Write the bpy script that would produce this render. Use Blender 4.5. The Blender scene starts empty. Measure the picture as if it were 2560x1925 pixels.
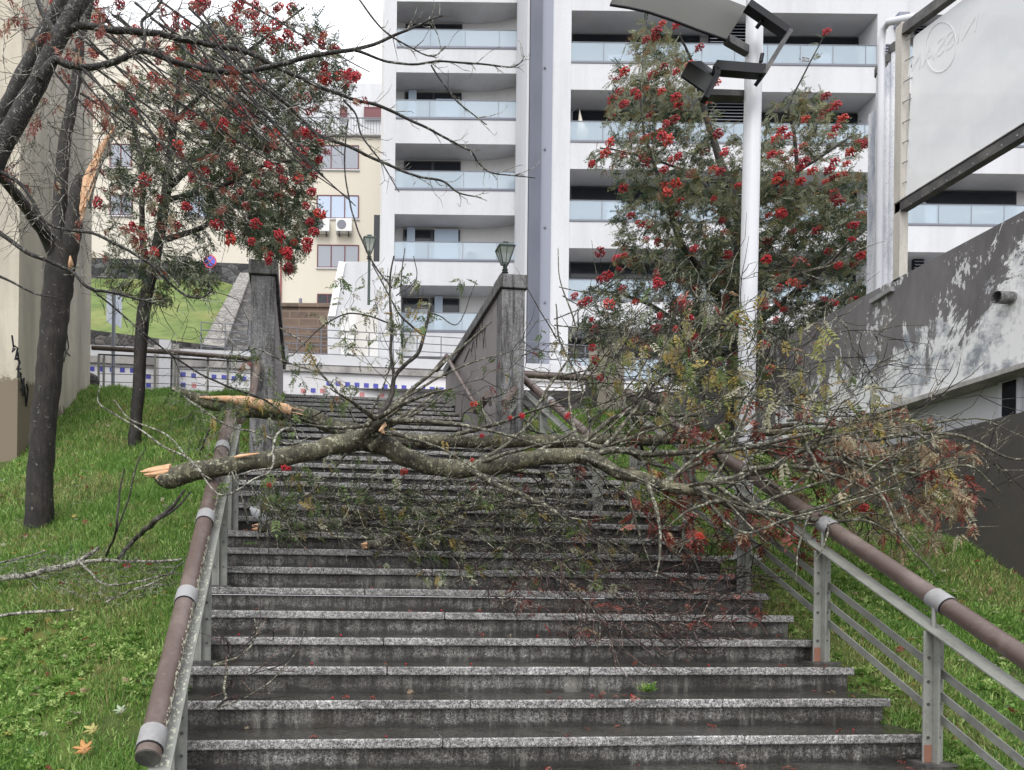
import bpy, math, random
import numpy as np
from mathutils import Vector, Matrix, noise
random.seed(7); rng = np.random.default_rng(7)
C = bpy.context.scene.collection
S = bpy.context.scene
# ------------------------------------------------------------------ camera
FPX, PX, PY, PSI, RHO, EYE = 1850.0, 956.0, 1484.0, 0.1038, 0.0115, 1.6
RT = Vector((math.cos(PSI), -math.sin(PSI), 0)); FW = Vector((math.sin(PSI), math.cos(PSI), 0)); UP = Vector((0, 0, 1))
cam = bpy.data.objects.new('camera', bpy.data.cameras.new('camera')); C.objects.link(cam)
xc = RT*math.cos(RHO)+UP*math.sin(RHO); yc = -RT*math.sin(RHO)+UP*math.cos(RHO)
M = Matrix((xc, yc, -FW)).transposed().to_4x4(); M.translation = Vector((0, 0, EYE)); cam.matrix_world = M
cam.data.sensor_width = 36; cam.data.lens = FPX/2560*36
cam.data.shift_x = (1280-PX)/2560; cam.data.shift_y = (PY-962.5)/2560
cam.data.clip_start = 0.05; cam.data.clip_end = 2000
S.camera = cam
# ------------------------------------------------------------------ world, overcast light
w = bpy.data.worlds.new('World'); S.world = w; w.use_nodes = True
nt = w.node_tree; nt.nodes.clear()
out = nt.nodes.new('ShaderNodeOutputWorld'); bg = nt.nodes.new('ShaderNodeBackground')
sky = nt.nodes.new('ShaderNodeTexSky'); sky.sky_type = 'NISHITA'; sky.sun_disc = False
sky.sun_elevation = math.radians(50); sky.sun_rotation = math.radians(200); sky.dust_density = 4; sky.air_density = 1
hs = nt.nodes.new('ShaderNodeHueSaturation'); hs.inputs['Saturation'].default_value = 0.10
mx = nt.nodes.new('ShaderNodeMix'); mx.data_type = 'RGBA'; mx.inputs[0].default_value = 0.72
mx.inputs[7].default_value = (9.6, 9.8, 10.3, 1)
nt.links.new(sky.outputs[0], hs.inputs['Color']); nt.links.new(hs.outputs[0], mx.inputs[6])
nt.links.new(mx.outputs[2], bg.inputs[0]); bg.inputs[1].default_value = 0.12; nt.links.new(bg.outputs[0], out.inputs[0])
sd = bpy.data.lights.new('sun', 'SUN'); sd.energy = 0.9; sd.angle = math.radians(25); sd.color = (1, .97, .93)
so = bpy.data.objects.new('sun', sd); C.objects.link(so)
so.rotation_euler = (math.radians(40), 0, math.radians(-20))
S.view_settings.view_transform = 'Standard'; S.view_settings.look = 'None'; S.view_settings.gamma = 1; S.view_settings.exposure = 0.82

# ------------------------------------------------------------------ projection helpers: a pixel of the photo plus a real distance
def ray(x, y):
    dx, dy = x-PX, y-PY
    u = dx*math.cos(RHO)+dy*math.sin(RHO); v = -dx*math.sin(RHO)+dy*math.cos(RHO)
    return RT*(u/FPX)+FW-UP*(v/FPX)
E0 = Vector((0, 0, EYE))
def Q(x, y, D): return E0+ray(x, y)*D
def WY(x, y, Y): r = ray(x, y); return E0+r*(Y/r.y)
def WX(x, y, X): r = ray(x, y); return E0+r*(X/r.x)
def WZ(x, y, z): r = ray(x, y); return E0+r*((z-EYE)/r.z)
def fr(r, D, z): return RT*r+FW*D+UP*z
def rz(x, y, D): p = Q(x, y, D); return p.dot(RT), p.z

# ------------------------------------------------------------------ stair profile
TD, TH = 0.31, 0.1639
YA, ZA = 12.8*TD, EYE-4.778*TH
NTOP = 26
def stepY(n): return YA+n*TD if n <= 8 else YA+8*TD+(n-8)*0.367
def stepZ(n): return ZA+n*TH
YT, ZT = stepY(NTOP), stepZ(NTOP)
XL, XR, XUL, XUR = -0.80, 3.66, -0.42, 2.47
def zs(Y):
    if Y >= YT: return ZT
    if Y > stepY(8): return stepZ(8)+(Y-stepY(8))*TH/0.367
    return ZA+(Y-YA)*TH/TD
def zl(X, Y):       # left lawn
    k = min(max((Y-10)/3.0, 0), 1)
    return zs(Y)-0.14-(0.10*max(0, -X-.8))*(1-k)+.11*k+0.03*noise.noise(Vector((X*.8, Y*.8, 0)))
def zr(X, Y):       # right lawn
    return zs(Y)-0.20+0.035*(X-3.7)+0.04*noise.noise(Vector((X*.8, Y*.8, 5)))
def hit(x, y, f, d0=2.5, d1=16):
    D = d0
    while D < d1:
        p = Q(x, y, D)
        if p.z < f(p.x, p.y): return p
        D += .02
    return Q(x, y, d1)

# ------------------------------------------------------------------ materials
def mat(name, col=(.5, .5, .5), rough=.7, metal=0, spec=.5, alpha=1, trans=0):
    m = bpy.data.materials.new(name); m.use_nodes = True
    b = m.node_tree.nodes['Principled BSDF']
    b.inputs['Base Color'].default_value = (*col, 1); b.inputs['Roughness'].default_value = rough
    b.inputs['Metallic'].default_value = metal; b.inputs['Specular IOR Level'].default_value = spec
    b.inputs['Alpha'].default_value = alpha; b.inputs['Transmission Weight'].default_value = trans
    return m
class N:
    def __init__(s, m):
        s.m = m; s.t = m.node_tree; s.b = s.t.nodes['Principled BSDF']
        s.co = s.t.nodes.new('ShaderNodeTexCoord').outputs['Object']
    def l(s, a, b): s.t.links.new(a, b)
    def mp(s, sc=(1, 1, 1), loc=(0, 0, 0), rot=(0, 0, 0)):
        n = s.t.nodes.new('ShaderNodeMapping'); n.inputs['Scale'].default_value = sc; n.inputs['Location'].default_value = loc
        n.inputs['Rotation'].default_value = rot; s.l(s.co, n.inputs[0]); return n.outputs[0]
    def noise(s, sc, det=4, rough=.6, vec=None, dist=0):
        n = s.t.nodes.new('ShaderNodeTexNoise'); n.inputs['Scale'].default_value = sc; n.inputs['Detail'].default_value = det
        n.inputs['Roughness'].default_value = rough; n.inputs['Distortion'].default_value = dist
        s.l(vec if vec else s.co, n.inputs['Vector']); return n.outputs['Fac']
    def vor(s, sc, vec=None, feat='F1', outn='Distance'):
        n = s.t.nodes.new('ShaderNodeTexVoronoi'); n.inputs['Scale'].default_value = sc; n.feature = feat
        s.l(vec if vec else s.co, n.inputs['Vector']); return n.outputs[outn]
    def ramp(s, fac, stops, interp='LINEAR'):
        n = s.t.nodes.new('ShaderNodeValToRGB'); n.color_ramp.interpolation = interp
        e = n.color_ramp.elements
        while len(e) < len(stops): e.new(.5)
        for i, (p, c) in enumerate(stops):
            e[i].position = p; e[i].color = (c, c, c, 1) if not isinstance(c, tuple) else (*c, 1)
        s.l(fac, n.inputs[0]); return n.outputs[0]
    def mix(s, f, a, b, mode='MIX'):
        n = s.t.nodes.new('ShaderNodeMix'); n.data_type = 'RGBA'; n.blend_type = mode
        for k, v in ((0, f), (6, a), (7, b)):
            if isinstance(v, (int, float)): n.inputs[k].default_value = v
            elif isinstance(v, tuple): n.inputs[k].default_value = (*v, 1)
            else: s.l(v, n.inputs[k])
        return n.outputs[2]
    def math(s, op, a, b=0):
        n = s.t.nodes.new('ShaderNodeMath'); n.operation = op
        for k, v in ((0, a), (1, b)):
            if isinstance(v, (int, float)): n.inputs[k].default_value = v
            else: s.l(v, n.inputs[k])
        return n.outputs[0]
    def sep(s, ax):
        n = s.t.nodes.new('ShaderNodeSeparateXYZ'); s.l(s.co, n.inputs[0]); return n.outputs[ax]
    def base(s, c): s.l(c, s.b.inputs['Base Color'])
    def rough(s, c): s.l(c, s.b.inputs['Roughness'])
    def bump(s, h, st=.3, d=.01):
        n = s.t.nodes.new('ShaderNodeBump'); n.inputs['Strength'].default_value = st; n.inputs['Distance'].default_value = d
        s.l(h, n.inputs['Height']); s.l(n.outputs[0], s.b.inputs['Normal'])

def granite(name, lo, hi, wet=.35, stain=.7, streak=True, grime=True):
    m = mat(name, rough=.5); n = N(m)
    sp = n.noise(130, 3, .7); sp2 = n.noise(55, 3, .7)
    f = n.math('ADD', n.math('MULTIPLY', sp, .6), n.math('MULTIPLY', sp2, .4))
    c = n.ramp(f, [(.40, lo), (.52, tuple((a+b)/2.4 for a, b in zip(lo, hi))), (.62, hi)])
    st = n.noise(1.6, 6, .65, n.mp((1, 1, 2.5)))
    g = n.ramp(st, [(.36, (.20, .18, .15)), (.52, (.62, .60, .56)), (.68, (1, 1, 1))])
    c2 = n.mix(stain, c, g, 'MULTIPLY')
    if streak:
        k = n.noise(5, 5, .7, n.mp((3.5, 3.5, .35)))
        c2 = n.mix(.8, c2, n.ramp(k, [(.40, (.16, .145, .12)), (.56, (1, 1, 1))]), 'MULTIPLY')
    moss = n.noise(7, 5, .7)
    c2 = n.mix(n.math('MULTIPLY', n.ramp(moss, [(.60, 0.0), (.74, 1.0)]), .45), c2, (.045, .050, .022))
    if streak and not grime: pass
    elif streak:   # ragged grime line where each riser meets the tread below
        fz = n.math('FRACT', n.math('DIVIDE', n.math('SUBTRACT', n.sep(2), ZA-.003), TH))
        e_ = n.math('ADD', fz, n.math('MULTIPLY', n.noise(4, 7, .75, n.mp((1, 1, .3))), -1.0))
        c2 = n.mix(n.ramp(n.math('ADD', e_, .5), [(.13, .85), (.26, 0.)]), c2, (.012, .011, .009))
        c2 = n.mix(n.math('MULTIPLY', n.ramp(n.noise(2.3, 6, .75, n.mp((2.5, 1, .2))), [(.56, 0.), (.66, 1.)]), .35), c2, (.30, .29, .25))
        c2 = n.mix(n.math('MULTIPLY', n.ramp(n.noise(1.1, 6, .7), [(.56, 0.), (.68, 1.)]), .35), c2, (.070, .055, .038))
    else:
        c2 = n.mix(n.ramp(n.noise(2.6, 7, .75, n.mp((1, 1, 3))), [(.34, .75), (.50, 0.)]), c2, tuple(x*.9 for x in lo))
    n.base(c2); n.rough(n.ramp(n.noise(3, 4), [(.35, wet), (.65, wet+.35)])); n.bump(f, .25, .004)
    return m
M_nose = granite('granite_nosing', (.022, .021, .020), (.74, .73, .72), .30, .45, False)
M_tread = granite('wet_tread', (.014, .013, .012), (.15, .145, .13), .07, .7, False)
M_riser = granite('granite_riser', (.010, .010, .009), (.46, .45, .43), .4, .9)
M_riser2 = granite('dark_riser', (.006, .006, .006), (.15, .145, .14), .4, .9)  # same granite in darker tones for the risers of the upper flight
M_conc = granite('weathered_concrete', (.10, .10, .105), (.42, .42, .43), .7, .35, True, False)
def painted(name, base, dirt, amt=.5, sc=1.5, rough=.8, streak=.25):
    m = mat(name, rough=rough); n = N(m)
    a = n.noise(sc, 6, .65, n.mp((1, 1, streak))); b = n.noise(sc*9, 4, .7)
    c = n.mix(n.math('MULTIPLY', n.ramp(a, [(.45, 0.0), (.75, 1.0)]), amt), base, dirt)
    c = n.mix(n.math('MULTIPLY', n.ramp(b, [(.5, 0.0), (.8, 1.0)]), amt*.6), c, dirt)
    n.base(c); n.bump(b, .12, .005); return m
M_rail = mat('brown_painted_pipe', rough=.38); n = N(M_rail)
n.rough(n.ramp(n.noise(9, 5, .7), [(.35, .28), (.7, .6)]))
rc = n.mix(n.ramp(n.noise(4, 5, .7), [(.45, 0.), (.7, 1.)]), (.092, .064, .054), (.165, .128, .112))
rc = n.mix(n.ramp(n.noise(38, 6, .8, n.mp((1, .25, 1))), [(.64, 0.), (.70, 1.)]), rc, (.33, .27, .24)); n.base(n.mix(n.ramp(n.noise(16, 6, .8), [(.30, .8), (.38, 0.)]), rc, (.05, .035, .03)))
sk = n.noise(70, 2, .6); n.bump(sk, .08, .002)
M_lich = mat('lichen_flakes', (.50, .50, .40), .95)
M_collar = painted('pale_plastic_collar', (.29, .29, .295), (.17, .16, .15), .7, 9)
M_post = painted('grey_green_painted_steel', (.245, .25, .225), (.11, .11, .095), .8, 5, .5, 1)
M_rust = painted('primer_patch', (.26, .12, .08), (.15, .08, .06), .6, 20)
M_bolt = mat('bolt_steel', (.12, .12, .12), .4, .8)
M_dark = mat('black_painted_steel', (.009, .009, .012), .5, spec=.3)
M_dark2 = painted('worn_dark_steel', (.045, .043, .045), (.17, .16, .14), .9, 6, .5, 1)
M_white = painted('white_render', (.575, .58, .60), (.42, .42, .43), .55, .9, .8, .12)
M_whitec = painted('white_lamp_paint', (.60, .61, .64), (.47, .48, .51), .3, 2, .35)
M_soff = painted('soffit_render', (.62, .61, .60), (.48, .47, .46), .4, 1.2, .85, .4)
M_blue = mat('blue_grey_cladding', (.14, .15, .19), .45)
M_blue2 = mat('pale_blue_grey_cladding', (.22, .235, .29), .45)
M_win = mat('dark_window_glass', (.012, .014, .018), .12)
M_frame_d = mat('anthracite_frame', (.03, .032, .038), .4)
M_bal = mat('pale_balustrade_glass', (.52, .62, .70), .05, alpha=.48)  # pale blue base colour stands in for white sky reflected in the glass
M_blind = mat('pale_blind', (.42, .50, .60), .5)
M_beige = painted('cream_render', (.62, .58, .49), (.52, .48, .40), .35, .3)
M_beigew = mat('stained_beige_wall', rough=.9); n = N(M_beigew)
c_ = n.mix(n.math('MULTIPLY', n.ramp(n.noise(1.3, 7, .7, n.mp((1, 1, .13))), [(.42, 0.), (.68, 1.)]), .85), (.52, .47, .385), (.20, .19, .165))
c_ = n.mix(n.math('MULTIPLY', n.ramp(n.noise(6, 6, .75), [(.5, 0.), (.75, 1.)]), .4), c_, (.30, .28, .23))
zz_ = n.math('ADD', n.sep(2), n.math('MULTIPLY', n.noise(1.6, 8, .75), .9))
tb_ = n.ramp(n.math('SUBTRACT', zz_, 4.3), [(.0, 1.), (.45, 1.), (.50, 0.)]); n.base(n.mix(tb_, c_, (.19, .155, .11)))
M_tan = painted('brown_plinth', (.175, .125, .075), (.10, .08, .05), .6, 2)
M_redf = mat('dark_red_frame', (.12, .018, .025), .5)
M_winl = mat('painted_reflection_glass', (.30, .32, .36), .08)  # light grey base colour imitates a reflection in the pane
M_wins = mat('painted_sky_glass', (.45, .53, .66), .08)  # sky reflection put into the blue base colour of the pane
M_tile = mat('blue_tile', (.065, .07, .38), .35)
M_pink = mat('pink_tile', (.55, .22, .22), .4)
M_mosaic = painted('white_mosaic', (.66, .65, .66), (.50, .48, .47), .4, 3, .5, 1)
M_cap = painted('weathered_coping', (.42, .40, .38), (.13, .125, .12), .95, 2.5, .9, .6)
M_louv = mat('louvre_metal', (.16, .17, .20), .5)
M_ac = mat('air_unit_white', (.72, .72, .70), .5)
M_redpipe = mat('red_pipe', (.25, .06, .06), .5)
M_green = mat('lantern_green', (.03, .05, .042), .45)
M_lglass = mat('lantern_glass', (.38, .42, .38), .15, alpha=.6)
M_asph = painted('asphalt', (.05, .05, .052), (.08, .08, .078), .5, 3)
M_ground = painted('soil', (.05, .04, .025), (.08, .06, .04), .5, 2)
# stone walls
def stone(name, dark, light, mortar, sc):
    m = mat(name, rough=.9); n = N(m)
    v = n.mp((1, 1, 1.8)); d = n.vor(sc, v, 'DISTANCE_TO_EDGE'); cl = n.vor(sc, v, 'F1', 'Color')
    h = n.t.nodes.new('ShaderNodeRGBToBW'); n.l(cl, h.inputs[0])
    c = n.mix(n.ramp(h.outputs[0], [(.2, 0.), (.8, 1.)]), dark, light)
    c = n.mix(n.ramp(n.noise(12, 5, .7), [(.4, 0.), (.7, .6)]), c, tuple(x*.5 for x in dark))
    n.base(n.mix(n.ramp(d, [(.0, 1.), (.07, 0.)]), c, mortar)); n.bump(d, .6, .05); return m
M_basalt = stone('dark_basalt', (.035, .035, .038), (.12, .12, .12), (.012, .012, .012), 2.6)
M_basalt2 = stone('small_basalt', (.045, .043, .042), (.15, .14, .13), (.012, .012, .012), 5)
M_cobble = stone('cobbled_path', (.20, .19, .18), (.34, .32, .30), (.09, .08, .06), 5)
M_brown = mat('brown_stone_blocks', rough=.9); n = N(M_brown)
bk = n.t.nodes.new('ShaderNodeTexBrick'); bk.inputs['Scale'].default_value = 1.0
bk.inputs['Brick Width'].default_value = .75; bk.inputs['Row Height'].default_value = .3; bk.inputs['Mortar Size'].default_value = .025
bk.inputs['Color1'].default_value = (.165, .115, .085, 1); bk.inputs['Color2'].default_value = (.095, .07, .055, 1); bk.inputs['Mortar'].default_value = (.22, .16, .12, 1)
n.l(n.mp((1, 1, 1), rot=(math.radians(90), 0, 0)), bk.inputs[0])
n.base(n.mix(n.ramp(n.noise(2.5, 6, .7), [(.35, 0.), (.7, .8)]), bk.outputs[0], (.20, .145, .115)))
# lawn soil under blades
def grassmat(name, a, b):
    m = mat(name, rough=.85, spec=.2); n = N(m)
    c = n.mix(n.ramp(n.noise(1.2, 8, .75), [(.38, 0.), (.62, 1.)]), a, b); n.base(n.mix(n.ramp(n.noise(.5, 5, .6), [(.5, 0.), (.7, .5)]), c, tuple(x*1.25 for x in (b[0]*1.2, b[1]*.85, b[2])))); n.bump(n.noise(60, 3, .7), .8, .03); return m
M_lawn = grassmat('lawn_base', (.055, .075, .022), (.12, .16, .04))
M_lawn2 = grassmat('far_grass', (.10, .155, .045), (.20, .25, .085))
def leafm(name, c, r=.5):
    m = mat(name, c, r, spec=.35)
    b = m.node_tree.nodes['Principled BSDF']
    t = m.node_tree; tr = t.nodes.new('ShaderNodeBsdfTranslucent'); tr.inputs[0].default_value = (*[min(1, x*1.3) for x in c], 1)
    mxs = t.nodes.new('ShaderNodeMixShader'); mxs.inputs[0].default_value = .3
    o = t.nodes['Material Output']; t.links.new(b.outputs[0], mxs.inputs[1]); t.links.new(tr.outputs[0], mxs.inputs[2]); t.links.new(mxs.outputs[0], o.inputs[0])
    return m
G = [leafm('grass_blade', (.165, .30, .060), .5), leafm('grass_blade_dark', (.085, .18, .035)), leafm('grass_blade_light', (.35, .46, .15)), leafm('grass_blade_dry', (.30, .27, .12))]
L_dark = [leafm('rowan_leaf', (.070, .095, .050)), leafm('rowan_leaf_deep', (.036, .058, .034)), leafm('rowan_leaf_grey', (.235, .25, .165)), leafm('rowan_leaf_olive', (.18, .175, .08)), leafm('rowan_leaf_rust', (.20, .10, .04))]
L_yel = [leafm('leaf_yellow_green', (.30, .30, .11)), leafm('leaf_yellow', (.42, .33, .10)), leafm('leaf_silver', (.40, .38, .27)), leafm('leaf_green', (.13, .18, .06))]
L_red = [leafm('leaf_rust', (.23, .055, .042)), leafm('leaf_brick', (.34, .13, .095)), leafm('leaf_tan', (.36, .25, .16)), leafm('leaf_dark_red', (.16, .035, .03)), leafm('leaf_straw', (.34, .29, .19))]
L_grn = [leafm('leaf_fresh', (.13, .19, .055)), leafm('leaf_mid', (.075, .115, .04)), leafm('leaf_ochre', (.30, .22, .06)), leafm('leaf_pale', (.28, .30, .20))]
M_berry = mat('red_berry', (.40, .013, .022), .4); M_berryo = mat('orange_berry', (.50, .045, .025), .35); M_berryd = mat('dark_berry', (.27, .010, .018), .4)
def bark(name, dark, mid, lich, amt, sc=16):
    m = mat(name, rough=.75); n = N(m)
    a = n.noise(sc, 5, .75); b = n.noise(sc*.35, 4, .6); c = n.noise(sc*3.2, 3, .7)
    col = n.mix(n.ramp(b, [(.35, 0.), (.65, 1.)]), dark, mid); gr = n.noise(sc*2.2, 5, .7, n.mp((1, 1, .18))); col = n.mix(n.ramp(gr, [(.42, .65), (.56, 0.)]), col, tuple(x*.35 for x in dark))
    f = n.ramp(n.math('ADD', n.math('MULTIPLY', a, .6), n.math('MULTIPLY', c, .4)), [(.60-amt*.2, 0.), (.66-amt*.2, 1.)])
    n.base(n.mix(f, col, lich)); n.bump(n.noise(sc*2, 4, .7), .5, .01); return m
M_bark = bark('dark_wet_bark', (.010, .008, .007), (.034, .027, .020), (.20, .20, .17), .06)
M_barkg = bark('mossy_bark', (.030, .026, .017), (.155, .14, .085), (.36, .36, .25), .30, 20)
M_twig = bark('lichened_twig', (.030, .026, .021), (.095, .082, .066), (.40, .39, .33), .60, 30)
M_barkl = bark('lichened_bark', (.032, .028, .020), (.105, .095, .062), (.34, .34, .26), .40, 24)
M_twigm = bark('mossy_twig', (.040, .034, .024), (.115, .10, .068), (.36, .36, .27), .42, 26)
M_limb = bark('dark_limb', (.012, .010, .009), (.032, .028, .024), (.24, .24, .21), .30, 34)
M_twigd = bark('dark_twig', (.018, .015, .012), (.055, .046, .038), (.24, .23, .20), .25, 26)
M_wood = mat('splintered_wood', rough=.7); n = N(M_wood)
n.base(n.mix(n.ramp(n.noise(14, 5, .7, n.mp((1, 5, 5))), [(.35, 0.), (.65, 1.)]), (.66, .34, .17), (.80, .56, .36)))
n.bump(n.noise(25, 4, .8, n.mp((1, 5, 5))), .8, .01)

# ------------------------------------------------------------------ mesh builder
class MB:
    def __init__(s): s.v = []; s.f = []; s.mi = []; s.sm = []
    def add(s, vs, fs, mi=0, sm=False):
        o = len(s.v); s.v += [tuple(p) for p in vs]
        for f in fs: s.f.append(tuple(o+i for i in f)); s.mi.append(mi); s.sm.append(sm)
        return s
    def hexa(s, p, mi=0):  # 8 points bottom 4, top 4 ccw
        return s.add(p, [(0, 3, 2, 1), (4, 5, 6, 7), (0, 1, 5, 4), (1, 2, 6, 5), (2, 3, 7, 6), (3, 0, 4, 7)], mi)
    def box(s, x0, x1, y0, y1, z0, z1, mi=0):
        return s.hexa([(x0, y0, z0), (x1, y0, z0), (x1, y1, z0), (x0, y1, z0), (x0, y0, z1), (x1, y0, z1), (x1, y1, z1), (x0, y1, z1)], mi)
    def fbox(s, r0, r1, d0, d1, z0, z1, mi=0):
        return s.hexa([fr(*a) for a in ((r0, d0, z0), (r1, d0, z0), (r1, d1, z0), (r0, d1, z0), (r0, d0, z1), (r1, d0, z1), (r1, d1, z1), (r0, d1, z1))], mi)
    def bar(s, a, b, w, h, mi=0, up=(0, 0, 1)):
        a, b = Vector(a), Vector(b); t = (b-a).normalized(); sd_ = t.cross(Vector(up))
        sd_ = sd_.normalized() if sd_.length > 1e-4 else Vector((1, 0, 0)); u = sd_.cross(t).normalized()
        c = [a-sd_*w/2-u*h/2, a+sd_*w/2-u*h/2, a+sd_*w/2+u*h/2, a-sd_*w/2+u*h/2]
        d = [q+(b-a) for q in c]
        return s.add(c+d, [(0, 1, 2, 3), (7, 6, 5, 4), (0, 4, 5, 1), (1, 5, 6, 2), (2, 6, 7, 3), (3, 7, 4, 0)], mi)
    def tube(s, pts, rad, n=8, mi=0, cap=True, jit=0):
        pts = [Vector(p) for p in pts]
        if not hasattr(rad, '__len__'): rad = [rad]*len(pts)
        vs = []; u = None
        for i, p in enumerate(pts):
            t = (pts[min(i+1, len(pts)-1)]-pts[max(i-1, 0)])
            t = t.normalized() if t.length > 1e-7 else Vector((0, 0, 1))
            if u is None: u = t.orthogonal().normalized()
            u = (u-t*u.dot(t)); u = u.normalized() if u.length > 1e-6 else t.orthogonal().normalized()
            v = t.cross(u)
            for k in range(n):
                a = 2*math.pi*k/n; rr = rad[i]*(1+(jit*(random.random()-.5) if jit else 0))
                vs.append(p+(u*math.cos(a)+v*math.sin(a))*rr)
        fs = [(i*n+k, i*n+(k+1) % n, (i+1)*n+(k+1) % n, (i+1)*n+k) for i in range(len(pts)-1) for k in range(n)]
        s.add(vs, fs, mi, n > 4)
        if cap: s.add([vs[k] for k in range(n)][::-1]+[vs[-n+k] for k in range(n)], [tuple(range(n)), tuple(range(n, 2*n))], mi)
        return s
    def poly(s, pts, depth, mi=0):  # extrude polygon along a vector
        k = len(pts); d = Vector(depth); a = [Vector(p) for p in pts]
        return s.add(a+[p+d for p in a], [tuple(range(k)), tuple(range(2*k-1, k-1, -1))]+[(i, i+k, (i+1) % k+k, (i+1) % k) for i in range(k)], mi)
    def build(s, name, m, parent=None, fix=False):
        me = bpy.data.meshes.new(name); me.from_pydata(s.v, [], s.f)
        for x in (m if isinstance(m, (list, tuple)) else [m]): me.materials.append(x)
        me.polygons.foreach_set('material_index', s.mi); me.polygons.foreach_set('use_smooth', s.sm); me.update()
        if fix:
            import bmesh
            b = bmesh.new(); b.from_mesh(me); bmesh.ops.recalc_face_normals(b, faces=b.faces); b.to_mesh(me); b.free()
        return link(name, me, parent)
def link(name, me, parent=None):
    o = bpy.data.objects.new(name, me); C.objects.link(o)
    if parent: o.parent = parent; o.matrix_parent_inverse = parent.matrix_world.inverted()
    return o
def tag(o, label=None, cat=None, group=None, kind=None):
    if label: o['label'] = label
    if cat: o['category'] = cat
    if group: o['group'] = group
    if kind: o['kind'] = kind
    return o
def thing(name, loc, label, cat, group=None):
    o = bpy.data.objects.new(name, None); C.objects.link(o); o.location = loc; o.empty_display_size = .1
    bpy.context.view_layer.update() if False else None
    o.matrix_world = Matrix.Translation(Vector(loc)); return tag(o, label, cat, group)
def bevel(o, wd=.006, seg=2):
    b = o.modifiers.new('bevel', 'BEVEL'); b.width = wd; b.segments = seg; b.limit_method = 'ANGLE'; return o
def npmesh(name, V, F, mats, mi, parent=None, smooth=False):
    V = np.ascontiguousarray(V, dtype=np.float32); F = np.ascontiguousarray(F, dtype=np.int32); k = F.shape[1]
    me = bpy.data.meshes.new(name); me.vertices.add(len(V)); me.vertices.foreach_set('co', V.ravel())
    me.loops.add(F.size); me.loops.foreach_set('vertex_index', F.ravel()); me.polygons.add(len(F))
    me.polygons.foreach_set('loop_start', np.arange(0, F.size, k, dtype=np.int32)); me.polygons.foreach_set('loop_total', np.full(len(F), k, dtype=np.int32))
    for x in mats: me.materials.append(x)
    me.polygons.foreach_set('material_index', np.asarray(mi, dtype=np.int32))
    if smooth: me.polygons.foreach_set('use_smooth', np.ones(len(F), dtype=bool))
    me.update(calc_edges=True); me.validate(); return link(name, me, parent)
# ------------------------------------------------------------------ setting: ground sheets
def sheet(name, xs, ys, f, m, kind='structure'):
    vs = [(x, y, f(x, y)) for y in ys for x in xs]; nx = len(xs)
    b = MB(); b.add(vs, [(j*nx+i, j*nx+i+1, (j+1)*nx+i+1, (j+1)*nx+i) for j in range(len(ys)-1) for i in range(nx-1)], 0, True)
    return tag(b.build(name, m), kind=kind)
def lin(a, b, n): return [a+(b-a)*i/(n-1) for i in range(n)]
sheet('ground', lin(-500, 500, 3), lin(-500, 900, 3), lambda x, y: -2.6, M_ground)
sheet('lawn_left', lin(-14, XL+.06, 60), lin(-2, YT+.35, 90), zl, M_lawn)
sheet('lawn_right', lin(XR-.06, 9, 40), lin(-2, YT+.35, 90), zr, M_lawn)
sheet('lawn_upper_left', lin(XL+.06, XUL-.30, 3), lin(8.6, YT+.35, 30), lambda x, y: zl(-.8, y), M_lawn)
sheet('lawn_upper_right', lin(XUR+.29, XR-.06, 6), lin(9.4, YT+.35, 30), lambda x, y: zr(3.7, y)+.01, M_lawn)
sheet('street', lin(-40, 40, 5), [YT+.36, YT+1.2, 22, 30], lambda x, y: ZT-.004, M_asph)
# ------------------------------------------------------------------ stairs
st = thing('stone_staircase', (1.4, YA, 0), 'wet speckled granite stairs rising under the fallen branches', 'staircase')
random.seed(3)
for n in range(-6, NTOP+1):
    y0 = stepY(n); z = stepZ(n); dep = (stepY(n+1)-y0)
    x0, x1 = (XL, XR) if y0 < 9.2 else (XUL, XUR)
    if n == NTOP: dep = .33
    b = MB(); b.box(x0+.01, x1-.03, y0+.035, y0+dep+.05, z-TH-.02, z-.058)
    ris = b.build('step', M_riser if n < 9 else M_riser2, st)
    b = MB(); nsl = 3 if n < 16 else 2
    cuts = sorted([x0]+[x0+(x1-x0)*((k+1)/nsl+random.uniform(-.09, .09)) for k in range(nsl-1)]+[x1])
    for a, c in zip(cuts, cuts[1:]): b.box(a+.0025, c-.0025, y0+random.uniform(-.002, .002), y0+dep+.033, z-.055, z+random.uniform(-.001, .001))
    sl0 = b.build('tread_slab', [M_nose, M_tread], ris)
    for f_ in sl0.data.polygons:
        if f_.normal.z > .9: f_.material_index = 1
    bevel(sl0, .010, 3)
b = MB(); b.box(XL-.1, XR+.1, -3, stepY(-6)-.01, stepZ(-6)-TH-.3, stepZ(-6)-TH); tag(b.build('pavement', M_riser), kind='structure')
b = MB(); b.box(XL+.03, XR-.06, stepY(-5), 9.3, -2.5, 0.0); tag(b.build('stair_footing', M_conc), kind='structure')

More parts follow.
